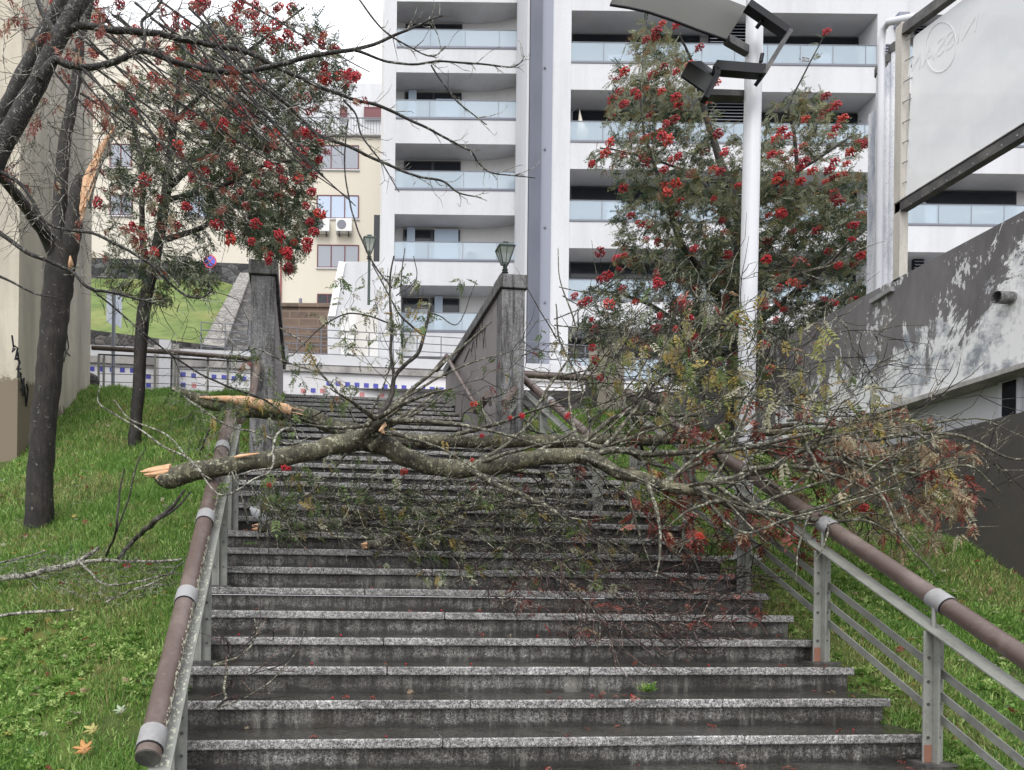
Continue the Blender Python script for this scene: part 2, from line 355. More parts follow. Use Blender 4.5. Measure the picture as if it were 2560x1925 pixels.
# ------------------------------------------------------------------ side walls of the upper flight
def sidewall(x0, x1, label, name='stair_side_wall', rot=1):
    t = thing(name, (x0, 9.54, 3.5), label, 'wall')
    b = MB(); b.box(x0+.012, x1-.012, 9.56, 13.2, 3.0, 5.54); b.build('render_face', M_sw, t)
    b = MB(); b.box(x0, x1, 9.30, 9.555, 3.0, 5.53); b.build('end_pillar', M_conc, t)
    b = MB(); b.box(x0-.035, x1+.035, 9.27, 9.62, 5.545, 5.72); b.box(x0-.035, x1+.035, 9.625, 13.22, 5.545, 5.69)
    bevel(b.build('coping', M_conc, t), .01); return t
M_sw = painted('mauve_grey_render', (.26, .235, .235), (.13, .115, .115), .6, .9, .85, .3)
swR = sidewall(XUR, XUR+.30, 'grey rendered stair wall carrying the lantern, right of the upper flight')
swL = sidewall(XUL-.29, XUL, 'grey rendered stair wall topped by rowan leaves, left of the upper flight')
# scrawl on the right wall
b = MB()
for px in ([(1180, 835), (1186, 800), (1191, 870), (1196, 790), (1200, 850)], [(1170, 860), (1190, 838), (1214, 820)], [(1205, 800), (1208, 870), (1213, 812), (1214, 868)], [(1178, 880), (1184, 850), (1189, 900)], [(1160, 905), (1175, 870), (1180, 890)]):
    b.tube([WX(x, y, XUR+.006) for x, y in px], .008, 4)
b.build('graffiti', M_dark2, swR)
b = MB(); p = WX(1131, 1000, XUR-.02); b.box(p.x-.02, p.x+.03, p.y-.09, p.y+.09, p.z-.12, p.z+.12); lb = b.build('wall_light', M_post, swR)
# wall handrail with brackets
hp = [WX(1117, 893, XUR-.09), WX(1152, 950, XUR-.09), WX(1195, 1023, XUR-.09)]
hr = thing('wall_handrail', hp[1], 'thin metal handrail bracketed to the side of the lantern wall', 'handrail')
b = MB(); b.tube(hp, .035, 10); b.build('pipe', M_rail, hr)
b = MB()
for k in (.25, .6, .92): q = hp[0].lerp(hp[2], k); b.tube([q+Vector((0, 0, -.03)), q+Vector((.05, 0, -.06)), q+Vector((.1, 0, -.05))], .014, 6)
b.build('bracket', M_dark2, hr)
b = MB(); b.tube([Q(1090, 925, 12.9), Q(1119, 890, 12.6)], .05, 10); b.build('upper_pipe', M_rail, hr)
hr = thing('handrail_stub', Q(1205, 1005, 9.6), 'short dark pipe end pointing out beside the lantern pillar', 'handrail')
b = MB(); b.tube([Q(1192, 1026, 10.0), Q(1220, 988, 9.2)], .055, 12); b.build('pipe', M_rail, hr)
b = MB(); b.tube([Q(1224, 992, 9.2), Q(1226, 1015, 9.25)], .02, 6); b.build('bracket', M_dark2, hr)
hr = thing('handrail_stub', Q(640, 950, 9.2), 'pale pipe rail running up the front of the left stair pillar', 'handrail')
b = MB(); b.tube([Q(644, 912, 9.1), Q(636, 965, 9.0), Q(628, 1002, 8.8), Q(600, 1050, 8.0)], .05, 12); b.build('pipe', M_rail, hr)
b = MB(); b.tube([Q(711, 868, 12.9), Q(712, 905, 12.8)], .07, 10); b.build('end_fitting', M_collar, hr)

# lantern
def lantern(base, s, label, pole=None):
    t = thing('lantern', base, label, 'lantern')
    def sq(w, z): return [base+Vector((x*w*s, y*w*s, z*s)) for x, y in ((-1, -1), (1, -1), (1, 1), (-1, 1))]
    b = MB(); b.tube([base+Vector((0, 0, z*s)) for z in (0, .06, .07, .12, .13, .19, .2, .27)], [r*s for r in (.05, .05, .09, .03, .08, .03, .06, .03)], 10); b.build('stem', M_green, t)
    b = MB(); lo, hi = sq(.075, .28), sq(.19, .66); b.hexa(lo+hi); b.build('glass', M_lglass, t)
    b = MB()
    for k in range(4):
        b.bar(lo[k], hi[k], .02*s, .02*s); b.bar(hi[k], hi[(k+1) % 4], .03*s, .03*s); b.bar(lo[k], lo[(k+1) % 4], .02*s, .02*s)
        b.bar((lo[k]+lo[(k+1) % 4])/2, (hi[k]+hi[(k+1) % 4])/2, .014*s, .014*s)
    b.build('frame', M_green, t)
    b = MB(); b.hexa(sq(.20, .665)+sq(.10, .75)); b.hexa(sq(.06, .76)+sq(.07, .80)); b.build('cap', M_green, t)
    return t
lb_ = Q(1262, 706, 9.55); lb_.z = 5.722
lantern(lb_, .53, 'small green glass lantern on the pillar of the grey stair wall')
t = lantern(Q(923, 652, 27), 1.15, 'tiny distant lantern in front of the cream building')
b = MB(); p = Q(923, 652, 27); b.tube([p, p-Vector((0, 0, 1.6))], .05, 8); b.build('pole', M_green, t)

# ------------------------------------------------------------------ main railings
def flatpost(t, top, base, rust=False):
    h = (top-base).length
    b = MB()
    b.box(base.x-.062, base.x-.006, base.y-.006, base.y+.006, base.z, top.z)
    b.box(base.x+.006, base.x+.062, base.y-.006, base.y+.006, base.z, top.z)
    b.box(base.x-.006, base.x+.006, base.y-.045, base.y+.045, base.z, top.z)
    p = b.build('post', M_post, t); bevel(p, .002, 1)
    b = MB(); b.box(base.x-.10, base.x+.10, base.y-.07, base.y+.07, base.z-.004, base.z+.010)
    b.build('base_plate', M_dark2, p)
    b = MB()
    for k in (.2, .45, .62, .8):
        for sx in (-.035, .035):
            q = base.lerp(top, k); b.tube([q+Vector((sx, -.012, 0)), q+Vector((sx, .01, 0))], .009, 6)
    b.build('bolt', M_bolt, p)
    if rust: b = MB(); b.box(base.x-.058, base.x-.012, base.y-.0085, base.y-.0065, base.z+.012, base.z+.11); b.build('primer_patch', M_rust, p)
    return p
def collar(t, a, b_, k, r):
    q = a.lerp(b_, k); d = (b_-a).normalized()
    b = MB(); b.tube([q-d*.055, q+d*.055], r*1.12, 18); c = b.build('collar', M_collar, t)
    b = MB(); b.tube([q-d*.062, q-d*.056], r*1.06, 18); b.build('gasket', M_dark, c)
    return q
# right railing: traced pipe, posts at the measured stations
XPR = 3.60
posts = [(2356, 1917, YA, -1), (2077, 1657, YA+3*TD, 2), (1882, 1472, YA+6*TD, 5), (1732, 1347, YA+8.9*TD, 8)]
RR = thing('stair_railing', (XPR, YA, stepZ(-1)), 'grey steel railing with brown pipe handrail on the right side of the stairs', 'railing')
tops = []
pipeA, pipeB = WX(2560, 1643, XPR+.04), WX(1746, 1100, XPR+.04)
sl = (pipeB-pipeA)/(pipeB.y-pipeA.y)
def onR(Y): return pipeA+sl*(Y-pipeA.y)
ext = [YA-3*TD, YA-6*TD]
for (x, y, Y, n) in posts+[(0, 0, YA-3*TD, -4), (0, 0, YA-6*TD, -7), (0, 0, stepY(12)-.02, 11)]:
    base = Vector((XPR, Y-.06, stepZ(n)+.004)); pt = onR(base.y); top = Vector((XPR, base.y, pt.z-.17))
    flatpost(RR, top, base, n in (-1, 2))
    b = MB(); b.tube([top, Vector((XPR, base.y, pt.z-.03))], .012, 8); b.build('handrail_stem', M_post, RR)
y0r, y1r = YA-6*TD-.3, stepY(12)+.2
b = MB(); b.tube([onR(y0r), onR(y1r)], .052, 20); b.build('handrail', M_rail, RR)
b = MB(); b.bar(onR(y0r)+Vector((-.04, 0, -.155)), onR(y1r)+Vector((-.04, 0, -.155)), .11, .012); bevel(b.build('top_flat', M_post, RR), .002, 1)
for k in (.33, .50, .67):
    b = MB(); o = Vector((.012, 0, -.155-.62*k*1.25)); b.bar(onR(y0r)+o, onR(y1r)+o, .010, .042); b.build('lower_bar', M_post, RR)
for Y in (YA-.06, YA+3*TD-.06, YA+6*TD-.06, YA+8.9*TD-.06, YA-3*TD): collar(RR, onR(y0r), onR(y1r), (Y-y0r)/(y1r-y0r), .052)
# left railing
XPL = -.66
lA, lB = WX(369, 1895, -.68), WX(577, 1038, -.68)
RL = thing('stair_railing', (XPL, YA, stepZ(-1)), 'brown pipe handrail with pale collars on grey posts, left side of the stairs', 'railing')
slL = (lB-lA)/(lB.y-lA.y)
def onL(Y): return lA+slL*(Y-lA.y)
for Y, n in ((YA-.06, -1), (YA+3*TD-.06, 2), (YA+6*TD-.06, 5), (YA+8.9*TD-.06, 8)):
    base = Vector((XPL, Y, stepZ(n)+.004)); flatpost(RL, Vector((XPL, Y, onL(Y).z-.13)), base)
    b = MB(); b.tube([Vector((XPL, Y, onL(Y).z-.13)), onL(Y)], .012, 8); b.build('handrail_stem', M_post, RL)
b = MB(); b.tube([lA, lB], .056, 24); b.build('handrail', M_rail, RL)
b = MB(); b.tube([lA-(lB-lA).normalized()*.004, lA], .052, 24); b.build('end_cap', M_dark2, RL)
e1, e2 = onL(lA.y+.0), onL(lB.y)
b = MB(); o = Vector((.045, 0, -.085)); b.bar(e1+o, e2+o, .10, .014); bevel(b.build('top_flat', M_post, RL), .002, 1)
b = MB(); o = Vector((.02, 0, -.27)); b.bar(e1+o, e2+o, .010, .042); b.build('lower_bar', M_post, RL)
b = MB(); o = Vector((.02, 0, -.42)); b.bar(e1+o, e2+o, .010, .042); b.build('lower_bar', M_post, RL)
for k in (.07, .43, .66, .95):
    pass
for (x, y) in ((380, 1822), (466, 1466), (514, 1270), (556, 1140)):
    q = WX(x, y, -.68); collar(RL, lA, lB, (q.y-lA.y)/(lB.y-lA.y), .056)
# lichen flakes along the left pipe
rnd = np.random.default_rng(5); V = []; F = []
d = (lB-lA); L = d.length; d = d.normalized(); u = Vector((1, 0, 0)); u = (u-d*u.dot(d)).normalized(); v = d.cross(u); v = v if v.z > 0 else -v
for i in range(1500):
    k = rnd.random(); side = rnd.random() < .6
    dens = noise.noise(Vector((k*9, 0, 3)))
    if dens < -.25: continue
    s = rnd.uniform(.0018, .0055)
    if side:
        a = rnd.normal(.30, .16); p = lA+d*(k*L)+(u*math.cos(a)+v*math.sin(a))*.0568; nn = (u*math.cos(a)+v*math.sin(a)); w_ = d.cross(nn)
    else:
        p = lA+d*(k*L)+Vector((.055+rnd.uniform(-.035, .03), 0, -.085+.0085)); nn = v; w_ = u
    if k*L < .05: continue
    a0 = len(V); f = rnd.uniform(.6, 2)
    V += [p-d*s*f-w_*s, p+d*s*f-w_*s, p+d*s*f+w_*s, p-d*s*f+w_*s]; F.append((a0, a0+1, a0+2, a0+3))
lo = npmesh('lichen_flakes', np.array(V), np.array(F), [M_lich], np.zeros(len(F)), RL)
lo['kind'] = 'stuff'
# upper right railing beside the lantern pillar
UR = thing('short_railing', Q(1350, 1080, 9), 'angular pipe railing on the grass right of the lantern pillar', 'railing')
a, b1, c1 = Q(1262, 1008, 8.9), Q(1308, 946, 10.2), Q(1500, 1112, 7.8)
b = MB(); b.tube([a, b1], .05, 12); b.tube([b1, b1.lerp(c1, .5), c1], .05, 12); b.build('handrail', M_rail, UR)
b = MB(); o = Vector((0, 0, -.17)); b.bar(b1+o, c1+o, .10, .015); b.bar(a+o, b1+o, .1, .02); b.build('top_flat', M_post, UR)
for k in (.32, .66, .98):
    q = b1.lerp(c1, k); b = MB(); b.box(q.x-.05, q.x+.05, q.y-.02, q.y+.02, zr(q.x, q.y)-.1, q.z-.17); b.build('post', M_post, UR)
b = MB(); b.box(a.x-.05, a.x+.06, a.y-.03, a.y+.03, zs(a.y)-.2, a.z-.1); b.build('post', M_dark2, UR)
for k in (.35, .55, .75):
    b = MB(); b.bar(b1+Vector((0, 0, -k)), c1+Vector((0, 0, -k)), .01, .04); b.build('lower_bar', M_post, UR)
b = MB(); q = b1.lerp(c1, .42); dd = (c1-b1).normalized(); b.tube([q-dd*.05, q+dd*.05], .057, 14); b.build('collar', M_collar, UR)
b = MB(); q = b1.lerp(c1, .42); b.tube([q, q-Vector((0, 0, .17))], .012, 6); b.build('handrail_stem', M_post, UR)
# pipe rail of the street, right part
sr = thing('street_railing', Q(1400, 945, 13.5), 'thick horizontal pipe rail along the street, right of the lantern pillar', 'railing')
b = MB(); b.tube([Q(1280, 935, 13.5), Q(1492, 948, 13.6)], .055, 12); b.tube([Q(1300, 928, 13.9), Q(1490, 940, 13.9)], .02, 6); b.build('handrail', M_rail, sr)
b = MB(); q = Q(1478, 950, 13.6); b.box(q.x-.09, q.x+.09, q.y-.06, q.y+.06, ZT, q.z-.02); b.build('post', M_dark2, sr)
for dy in (18, 44, 70):
    b = MB(); b.tube([Q(1280, 945+dy, 13.6), Q(1475, 955+dy, 13.7)], .008, 5); b.build('wire', M_dark2, sr)
# left fence along the street
sl_ = thing('street_railing', Q(420, 900, 13.3), 'brown pipe rail with thin wires along the lawn top on the left', 'railing')
b = MB(); b.tube([Q(230, 869, 13.4), Q(420, 880, 13.4), Q(628, 897, 13.3)], .043, 12); b.build('handrail', M_rail, sl_)
b = MB(); b.tube([Q(246, 886, 13.4), Q(400, 893, 13.4), Q(628, 905, 13.3)], .015, 6); b.build('lower_pipe', M_dark2, sl_)
for x in (247, 260, 388, 438, 446, 520, 570):
    q = Q(x, 888, 13.4); b = MB(); b.box(q.x-.018, q.x+.018, q.y-.018, q.y+.018, ZT-.1, q.z); b.build('post', M_post, sl_)
for dy in (28, 46, 66, 86):
    b = MB(); b.tube([Q(247, 888+dy, 13.4), Q(438, 894+dy, 13.4), Q(625, 906+dy, 13.3)], .006, 5); b.build('wire', M_dark2, sl_)
# rock at the wall corner
b = MB(); q = Q(232, 950, 12.9)
import bmesh
bm = bmesh.new(); bmesh.ops.create_icosphere(bm, subdivisions=3, radius=.13)
for v_ in bm.verts: v_.co *= 1+.35*noise.noise(v_.co*9); v_.co.x *= .95; v_.co.z *= 1.1
me = bpy.data.meshes.new('rock'); bm.to_mesh(me); bm.free(); me.materials.append(M_basalt2)
o = link('rock', me); o.location = q-Vector((0, 0, .03)); tag(o, 'small mossy brown rock at the far corner of the beige wall', 'rock')

# ------------------------------------------------------------------ left beige building
bl = thing('beige_building', (-3.7, 9.93, 3), 'windowless beige building with grime streaks at the left edge', 'building')
b = MB(); b.box(-11, -3.70, 9.93, 13.1, 1.5, 13.5); b.build('wall', M_beigew, bl)
b = MB()
def scr(pts, X=-3.674, r=.012):
    b.tube([WX(x, y, X) for x, y in pts], r, 4)
scr([(30, 838), (34, 868), (31, 880), (38, 872)]); scr([(36, 865), (44, 870), (38, 900), (46, 898), (44, 880)]); scr([(40, 895), (50, 905), (42, 925), (52, 922)])
scr([(48, 900), (44, 945), (54, 935)]); scr([(50, 930), (56, 960), (52, 975), (60, 945), (58, 990)]); scr([(60, 960), (66, 1015), (70, 975), (66, 960)])
b.build('graffiti', M_dark, bl)
b = MB(); scr([(160, 840), (165, 880), (160, 905)], -3.69, .01); scr([(168, 835), (172, 870), (166, 880), (176, 890)], -3.69, .01); b.build('graffiti', M_dark2, bl)

# ------------------------------------------------------------------ right wall and banner
M_rw = mat('peeling_dark_wall', rough=.85); n = N(M_rw)
yv, zv = n.sep(1), n.sep(2)
# paint loss grows towards the bottom, edge ragged
h = n.math('ADD', n.math('MULTIPLY', zv, 1.0), n.math('MULTIPLY', yv, .26))
rag = n.noise(1.3, 12, .80, n.mp((1, 1, .5)), .6)
k = n.math('SUBTRACT', n.math('MULTIPLY', n.math('SUBTRACT', 7.05, h), .46), n.math('MULTIPLY', n.math('SUBTRACT', rag, .5), -2.2))
f = n.ramp(k, [(.30, 0.), (.325, 1.)])
spots = n.ramp(n.math('MULTIPLY', n.noise(14, 4, .7, n.mp((1, 1, .5))), n.noise(2.0, 3, .5)), [(.325, 0.), (.345, 1.)])
dk = n.mix(n.ramp(n.noise(1.2, 6, .7, n.mp((1, 1, .3))), [(.35, 0.), (.7, 1.)]), (.088, .083, .084), (.20, .19, .19))
wt = n.mix(n.ramp(n.noise(3, 8, .72), [(.38, 0.), (.50, 1.)]), (.24, .26, .29), (.70, .70, .70))
n.base(n.mix(spots, n.mix(f, dk, wt), (.55, .55, .55))); n.bump(n.noise(20, 5, .7), .25, .01)
M_rwd = painted('dark_lower_wall', (.060, .055, .050), (.10, .085, .07), .7, 1.2, .8, .5)
XW = 6.5
ztop = WX(2560, 527, XW).z; zeave = WX(2560, 908, XW).z; zled = WX(2560, 1023, XW).z-.03
rw = thing('retaining_wall', (XW, 6, 2), 'tall dark wall with peeling white plaster on the right, window strip below', 'wall')
b = MB(); b.box(XW, XW+.5, 2.5, 15.5, zeave, ztop); b.build('parapet', M_rw, rw)
b = MB(); b.box(XW-.04, XW+.5, 2.5, 15.5, zeave-.05, zeave-.003); b.build('eave', M_cap, rw)
b = MB(); b.box(XW+.22, XW+.6, 2.5, 15.5, zled-.2, zeave-.053); b.build('recessed_wall', M_white, rw)
b = MB(); b.box(XW-.03, XW+.6, 2.5, 15.5, -2.5, zled); b.build('lower_wall', M_rwd, rw)
for (xa, xb, ya, yb) in ((2500, 2555, 952, 1030), (2590, 2700, 930, 1015)):
    p, q = WX(xa, ya, XW+.21), WX(xb, yb, XW+.21)
    b = MB(); b.box(XW+.19, XW+.215, min(p.y, q.y), max(p.y, q.y), zled+.03, p.z); wdw = b.build('window', M_whitec, rw)
    b = MB(); b.box(XW+.18, XW+.189, min(p.y, q.y)+.04, max(p.y, q.y)-.05, zled+.06, p.z-.04); b.build('pane', M_win, wdw)
b = MB(); p, q = WX(2178, 755, XW-.03), WX(2230, 722, XW-.03); b.bar(p, q, .05, .05); tag(b.build('strip_light', M_collar), 'short white strip light fixed high on the dark peeling wall', 'light fixture')
b = MB(); p = WX(2530, 745, XW); b.tube([p-Vector((.16, 0, 0)), p+Vector((.1, 0, 0))], .055, 16, cap=False); b.tube([p-Vector((.16, 0, 0)), p+Vector((.1, 0, 0))], .048, 16, cap=False); tag(b.build('drain_pipe', M_conc), 'grey drain pipe stub jutting from the peeling wall at the right edge', 'pipe')
# banner frame
bn = thing('banner_frame', WX(2250, 690, XW), 'steel frame with translucent white banner seen from behind, top right', 'billboard')
XB = XW+.05
M_ban = mat('translucent_banner', (.66, .67, .68), .35, alpha=.80); n = N(M_ban)
n.base(n.mix(n.ramp(n.noise(1.1, 4, .5, n.mp((1, 1, 1.5), rot=(.6, 0, 0))), [(.4, 0.), (.62, 1.)]), (.72, .735, .75), (.82, .82, .82)))
n.bump(n.noise(2.2, 3, .5, n.mp((1, 1.5, .6), rot=(.7, 0, 0))), .2, .05)
M_ghost = mat('banner_print', (.82, .825, .83), .4, alpha=.75)
top_, bot_ = WX(2258, 62, XB), WX(2250, 700, XB)
b = MB(); b.box(XB-.05, XB+.05, bot_.y-.045, bot_.y+.045, ztop-.02, top_.z); b.build('pole', painted('cream_steel', (.46, .43, .38), (.22, .21, .18), .7, 5, .5), bn)
l0, l1 = WX(2247, 525, XB), WX(2640, 285, XB); u0, u1 = WX(2266, 72, XB), WX(2640, -205, XB)
b = MB(); b.bar(l0, l1, .10, .10); b.bar(l0+Vector((-.04, 0, .06)), l1+Vector((-.04, 0, .06)), .04, .012); b.build('beam', M_dark2, bn)
b = MB(); b.bar(u0, u1, .10, .10); b.bar(u0+Vector((-.04, 0, -.06)), u1+Vector((-.04, 0, -.06)), .04, .012); b.build('beam', M_dark2, bn)
s0, s1, s2, s3 = WX(2262, 508, XB), WX(2640, 262, XB), WX(2640, -175, XB), WX(2284, 92, XB)
b = MB(); b.poly([s0, s1, s2, s3], (.004, 0, 0)); ban = b.build('banner_sheet', M_ban, bn, True)
b = MB()
cx = WX(2352, 118, XB-.002); ring = [WX(2352+38*math.cos(a)+0, 118+62*math.sin(a)-8*math.cos(a), XB-.002) for a in [2*math.pi*i/36 for i in range(37)]]
b.tube(ring, .0045, 4, cap=False); b.build('ring_emblem', M_ghost, ban)
cu = bpy.data.curves.new('lettering', 'FONT'); cu.body = 'NISSAN'; cu.size = .26; cu.align_x = 'CENTER'; cu.align_y = 'CENTER'; cu.extrude = .001; cu.materials.append(M_ghost)
to = bpy.data.objects.new('lettering', cu); C.objects.link(to)
# readable from behind the banner only, so it appears mirrored from the stairs
to.matrix_world = Matrix.Translation(cx) @ Matrix(((0, 0, 1, 0), (1, 0, 0, 0), (0, 1, 0, 0), (0, 0, 0, 1))) @ Matrix.Rotation(math.radians(8), 4, 'Z')
to.scale = (1, 1, 1); to.parent = ban
dg = bpy.context.evaluated_depsgraph_get(); me = bpy.data.meshes.new_from_object(to.evaluated_get(dg)); mw = to.matrix_world.copy(); me.transform(mw)
bpy.data.objects.remove(to); lt = link('lettering', me, ban)
for i in range(12):
    k = i/11
    b = MB(); q = s0.lerp(s1, k); b.tube([q+Vector((-.01, 0, .02)), q+Vector((-.05, .01, -.09))], .007, 5); b.build('tie', M_collar, bn)
for i in range(9):
    k = i/8; q = s0.lerp(s3, k); b = MB(); b.tube([q+Vector((-.01, -.02, 0)), q+Vector((-.03, .07, .01))], .007, 5); b.build('tie', M_collar, bn)
# flues
for i, (x, yt) in enumerate(((2203, 172), (2214, 158), (2224, 146), (2238, 118))):
    p = WX(x, yt, XW+.35+.02*i); b = MB(); b.tube([Vector((p.x, p.y, ztop-.3)), p], .052, 12)
    fl = b.build('flue_pipe', M_wp if i else (M_wp := painted('flaking_white_paint', (.74, .75, .78), (.14, .17, .24), .95, 4, .7, .25))); tag(fl, ['shortest white flue pipe, leftmost of the row behind the banner pole', 'second white flue pipe from the left behind the banner pole', 'third white flue pipe from the left behind the banner pole', 'tallest white flue pipe directly behind the banner pole'][i], 'pipe', 'white flue pipes beside the banner')
    b = MB(); b.tube([p-Vector((0, 0, .07)), p+Vector((0, 0, .02))], .07, 12); b.tube([p+Vector((0, 0, .021)), p+Vector((0, 0, .05))], .04, 12); b.build('cap', M_dark2, fl)
p = [WX(x, y, XW+.30) for x, y in ((2196, 760), (2204, 110), (2207, 75), (2222, 55), (2290, 42))]
b = MB(); b.tube(p, .04, 12); tag(b.build('bent_pipe', M_whitec), 'white pipe bent over at the top beside the banner pole', 'pipe')
p, q = WX(2186, 250, XW+.6), WX(2246, 250, XW+.6)
b = MB(); b.box(XW+.52, XW+.62, q.y, p.y, ztop-.1, p.z-.2); tag(b.build('flue_screen', M_wp), 'flaking white screen wall behind the flue pipes', 'wall')
# ------------------------------------------------------------------ mosaic street wall
mA, mB = Q(205, 1000, 18.0), Q(1530, 1000, 20.8); mA.z = mB.z = 0
mt = (mB-mA).normalized(); mn = Vector((-mt.y, mt.x, 0)); mn = mn if mn.y > 0 else -mn     # away from the viewer
def onwall(x, y, off=0):
    r = ray(x, y); o = mA-mn*off; k = (o-E0).dot(mn)/r.dot(mn); return E0+r*k
def wbox(b, xa, xb, ya, yb, off, th, mi=0):    # box on the wall between pixel columns, at real heights
    p, q = onwall(xa, ya, off), onwall(xb, yb, off)
    pts = [(p.x, p.y), (q.x, q.y)]; lo_, hi_ = min(p.z, q.z), max(p.z, q.z)
    P = [Vector((*pts[0], lo_)), Vector((*pts[1], lo_)), Vector((*pts[1], lo_))+mn*th, Vector((*pts[0], lo_))+mn*th]
    return b.hexa(P+[v_+Vector((0, 0, hi_-lo_)) for v_ in P], mi)
mw_ = thing('mosaic_wall', onwall(850, 1000), 'long white street wall with rows of blue square tiles', 'wall')
def slope_box(name, m, yl, yr, hh0, hh1, off, th, mt_=None):   # band following the rising street: pixel heights at x=230 and x=1480
    a, c = onwall(205, yl, off), onwall(1530, yr, off)
    b = MB(); P = [a, c, c+mn*th, a+mn*th]; b.hexa([v_+Vector((0, 0, hh0)) for v_ in P]+[v_+Vector((0, 0, hh1)) for v_ in P]); return b.build(name, m, mw_)
slope_box('panel', M_mosaic, 905, 960, -3.2, 0, 0, .3)
slope_box('coping', M_cap, 905, 960, .003, .16, .07, .40)
slope_box('upper_band', M_white, 888, 940, .0, .26, -.06, .3)
tiles = [(230+25.3*i, 922+1.0*i) for i in range(5)]+[(371, 941), (371, 963), (338, 926), (458, 936), (458, 962), (484, 939), (535, 942), (560, 943), (585, 946), (610, 947), (783, 976)]
tiles += [(822+23.5*i, 958+1.35*i) for i in range(13)]+[(1331, 980), (1355, 984), (1377, 987), (1399, 989), (1420, 990), (1443, 991), (1466, 992)]
for (x, y) in tiles:
    b = MB(); wbox(b, x-6, x+6, y-6, y+6, .006, .02); b.build('blue_tile', M_tile, mw_)
for (x, y) in ((485, 964), (758, 977), (806, 977), (905, 986), (955, 989)):
    b = MB(); wbox(b, x-6, x+6, y-6, y+6, .006, .02); b.build('pink_tile', M_pink, mw_)
b = MB(); wbox(b, 1430, 1488, 1030, 1044, .006, .02); b.build('blue_tile_band', M_tile, mw_)
b = MB(); wbox(b, 398, 425, 848, 1000, .35, .3); b.build('pier', M_white, mw_)
b = MB(); wbox(b, 385, 397, 862, 1000, .30, .25); b.build('pier', M_cap, mw_)
b = MB(); wbox(b, 432, 445, 860, 1000, .30, .25); b.build('pier', M_cap, mw_)
# thin railing above it
tr = thing('terrace_railing', onwall(1000, 900, -.2), 'thin grey metal railing on top of the white street wall', 'railing')
for i, (yl, yr) in enumerate(((806, 860), (825, 880), (845, 900), (866, 920), (884, 940))):
    if i == 4: continue
    b = MB(); a, c = onwall(503, yl, -.15), onwall(1530, yr+8, -.15); b.tube([a, c], .013, 5); b.build('rail', M_louv, tr)
for k in range(18):
    x = 503+k*60; f = (x-503)/1027; a, c = onwall(x, 806+54*f+7*f, -.15), onwall(x, 806+54*f+90, -.15); c.x, c.y = a.x, a.y
    b = MB(); b.tube([a, c], .015, 5); b.build('post', M_louv, tr)
# ------------------------------------------------------------------ hillside beyond
HS = []
def hz(r, D):
    a = min(max(((r/D*FPX+PX)-640)/-60, 0), 1)     # grass bank only on the left
    bank = 7.35+min(max((D-19.3)/8.2, 0), 1)*5.6
    back = 7.0 if D < 29.8 else 13.2+min(max((D-30.5)/11, 0), 1)*4.0
    if D > 42: back = 17.2+(D-42)*.02
    if D >= 27.6 : bank = max(bank, 13.2+(D-27.5)*.28)
    if D < 19.3: return 7.0
    x = r/D*FPX+PX
    if x > 960: return 7.0
    return bank*a+back*(1-a)
def hillmesh(name, xs, ds, m):
    vs = [fr((x-PX)/FPX*d_, d_, hz((x-PX)/FPX*d_, d_)) for d_ in ds for x in xs]; nx = len(xs)
    b = MB(); b.add(vs, [(j*nx+i, j*nx+i+1, (j+1)*nx+i+1, (j+1)*nx+i) for j in range(len(ds)-1) for i in range(nx-1)], 0, False); return tag(b.build(name, m), kind='structure')
hillmesh('grass_bank', lin(-900, 582, 30), [18.9+i*.5 for i in range(18)]+[27.6], M_lawn2)
hillmesh('hillside', [574, 582, 640, 700, 800, 959, 961, 1200, 2000, 3600], [19.3, 20, 22, 24, 26, 27.6, 29.7, 29.9, 34, 38, 41.9, 42.1, 60, 120], M_cap).location.z = -.05
# low dark stone kerb wall above the mosaic wall, and the high dark stone wall
t1 = MB(); a, c = rz(200, 850, 18.75), rz(560, 885, 19.2)
t1.hexa([fr(a[0], 18.7, 6.9), fr(c[0], 19.1, 6.9), fr(c[0], 19.4, 6.9), fr(a[0], 19.0, 6.9), fr(a[0], 18.7, a[1]+.28), fr(c[0], 19.1, c[1]+.15), fr(c[0], 19.4, c[1]+.15), fr(a[0], 19.0, a[1]+.28)])
tag(t1.build('low_stone_wall', M_basalt2), 'low dark dry stone wall at the foot of the grass bank', 'wall')
a, c = rz(190, 632, 27.6), rz(640, 660, 27.6)
t1 = MB(); t1.hexa([fr(a[0]-9, 27.6, 10), fr(c[0], 27.6, 9), fr(c[0], 28.2, 9), fr(a[0]-9, 28.2, 10), fr(a[0]-9, 27.6, a[1]+.1), fr(c[0], 27.6, c[1]), fr(c[0], 28.2, c[1]), fr(a[0]-9, 28.2, a[1]+.1)])
tag(t1.build('basalt_wall', M_basalt), 'tall dark basalt stone wall above the grass bank', 'wall')
# cobbled path with its flank
p_ = [Q(600, 690, 26.8), Q(628, 690, 26.8), Q(560, 880, 19.4), Q(500, 880, 19.4)]
t1 = MB(); t1.poly([q+Vector((0, 0, .12)) for q in p_], (0, 0, -.5)); tag(t1.build('cobbled_path', M_cobble, None, True), kind='structure')
t1 = MB(); t1.poly([Q(628, 688, 26.9), Q(640, 700, 27.2), Q(640, 885, 27.2*19.4/26.9+.5), Q(555, 885, 19.3)], FW*.3); tag(t1.build('ramp_wall', M_basalt2, None, True), 'rough stone flank wall beside the cobbled path', 'wall')
# brown block wall
a, c = rz(560, 800, 29.7), rz(826, 768, 29.7)
t1 = MB(); t1.fbox(a[0], c[0], 29.7, 30.3, 6.9, c[1]-.02); bw = tag(t1.build('block_wall', M_brown), 'brown stone block wall between the left stair pillar and white ramp', 'wall')
t1 = MB(); t1.fbox(a[0]-.02, c[0]+.02, 29.62, 30.3, c[1]-.017, c[1]+.13); t1.build('coping', M_brown, bw)
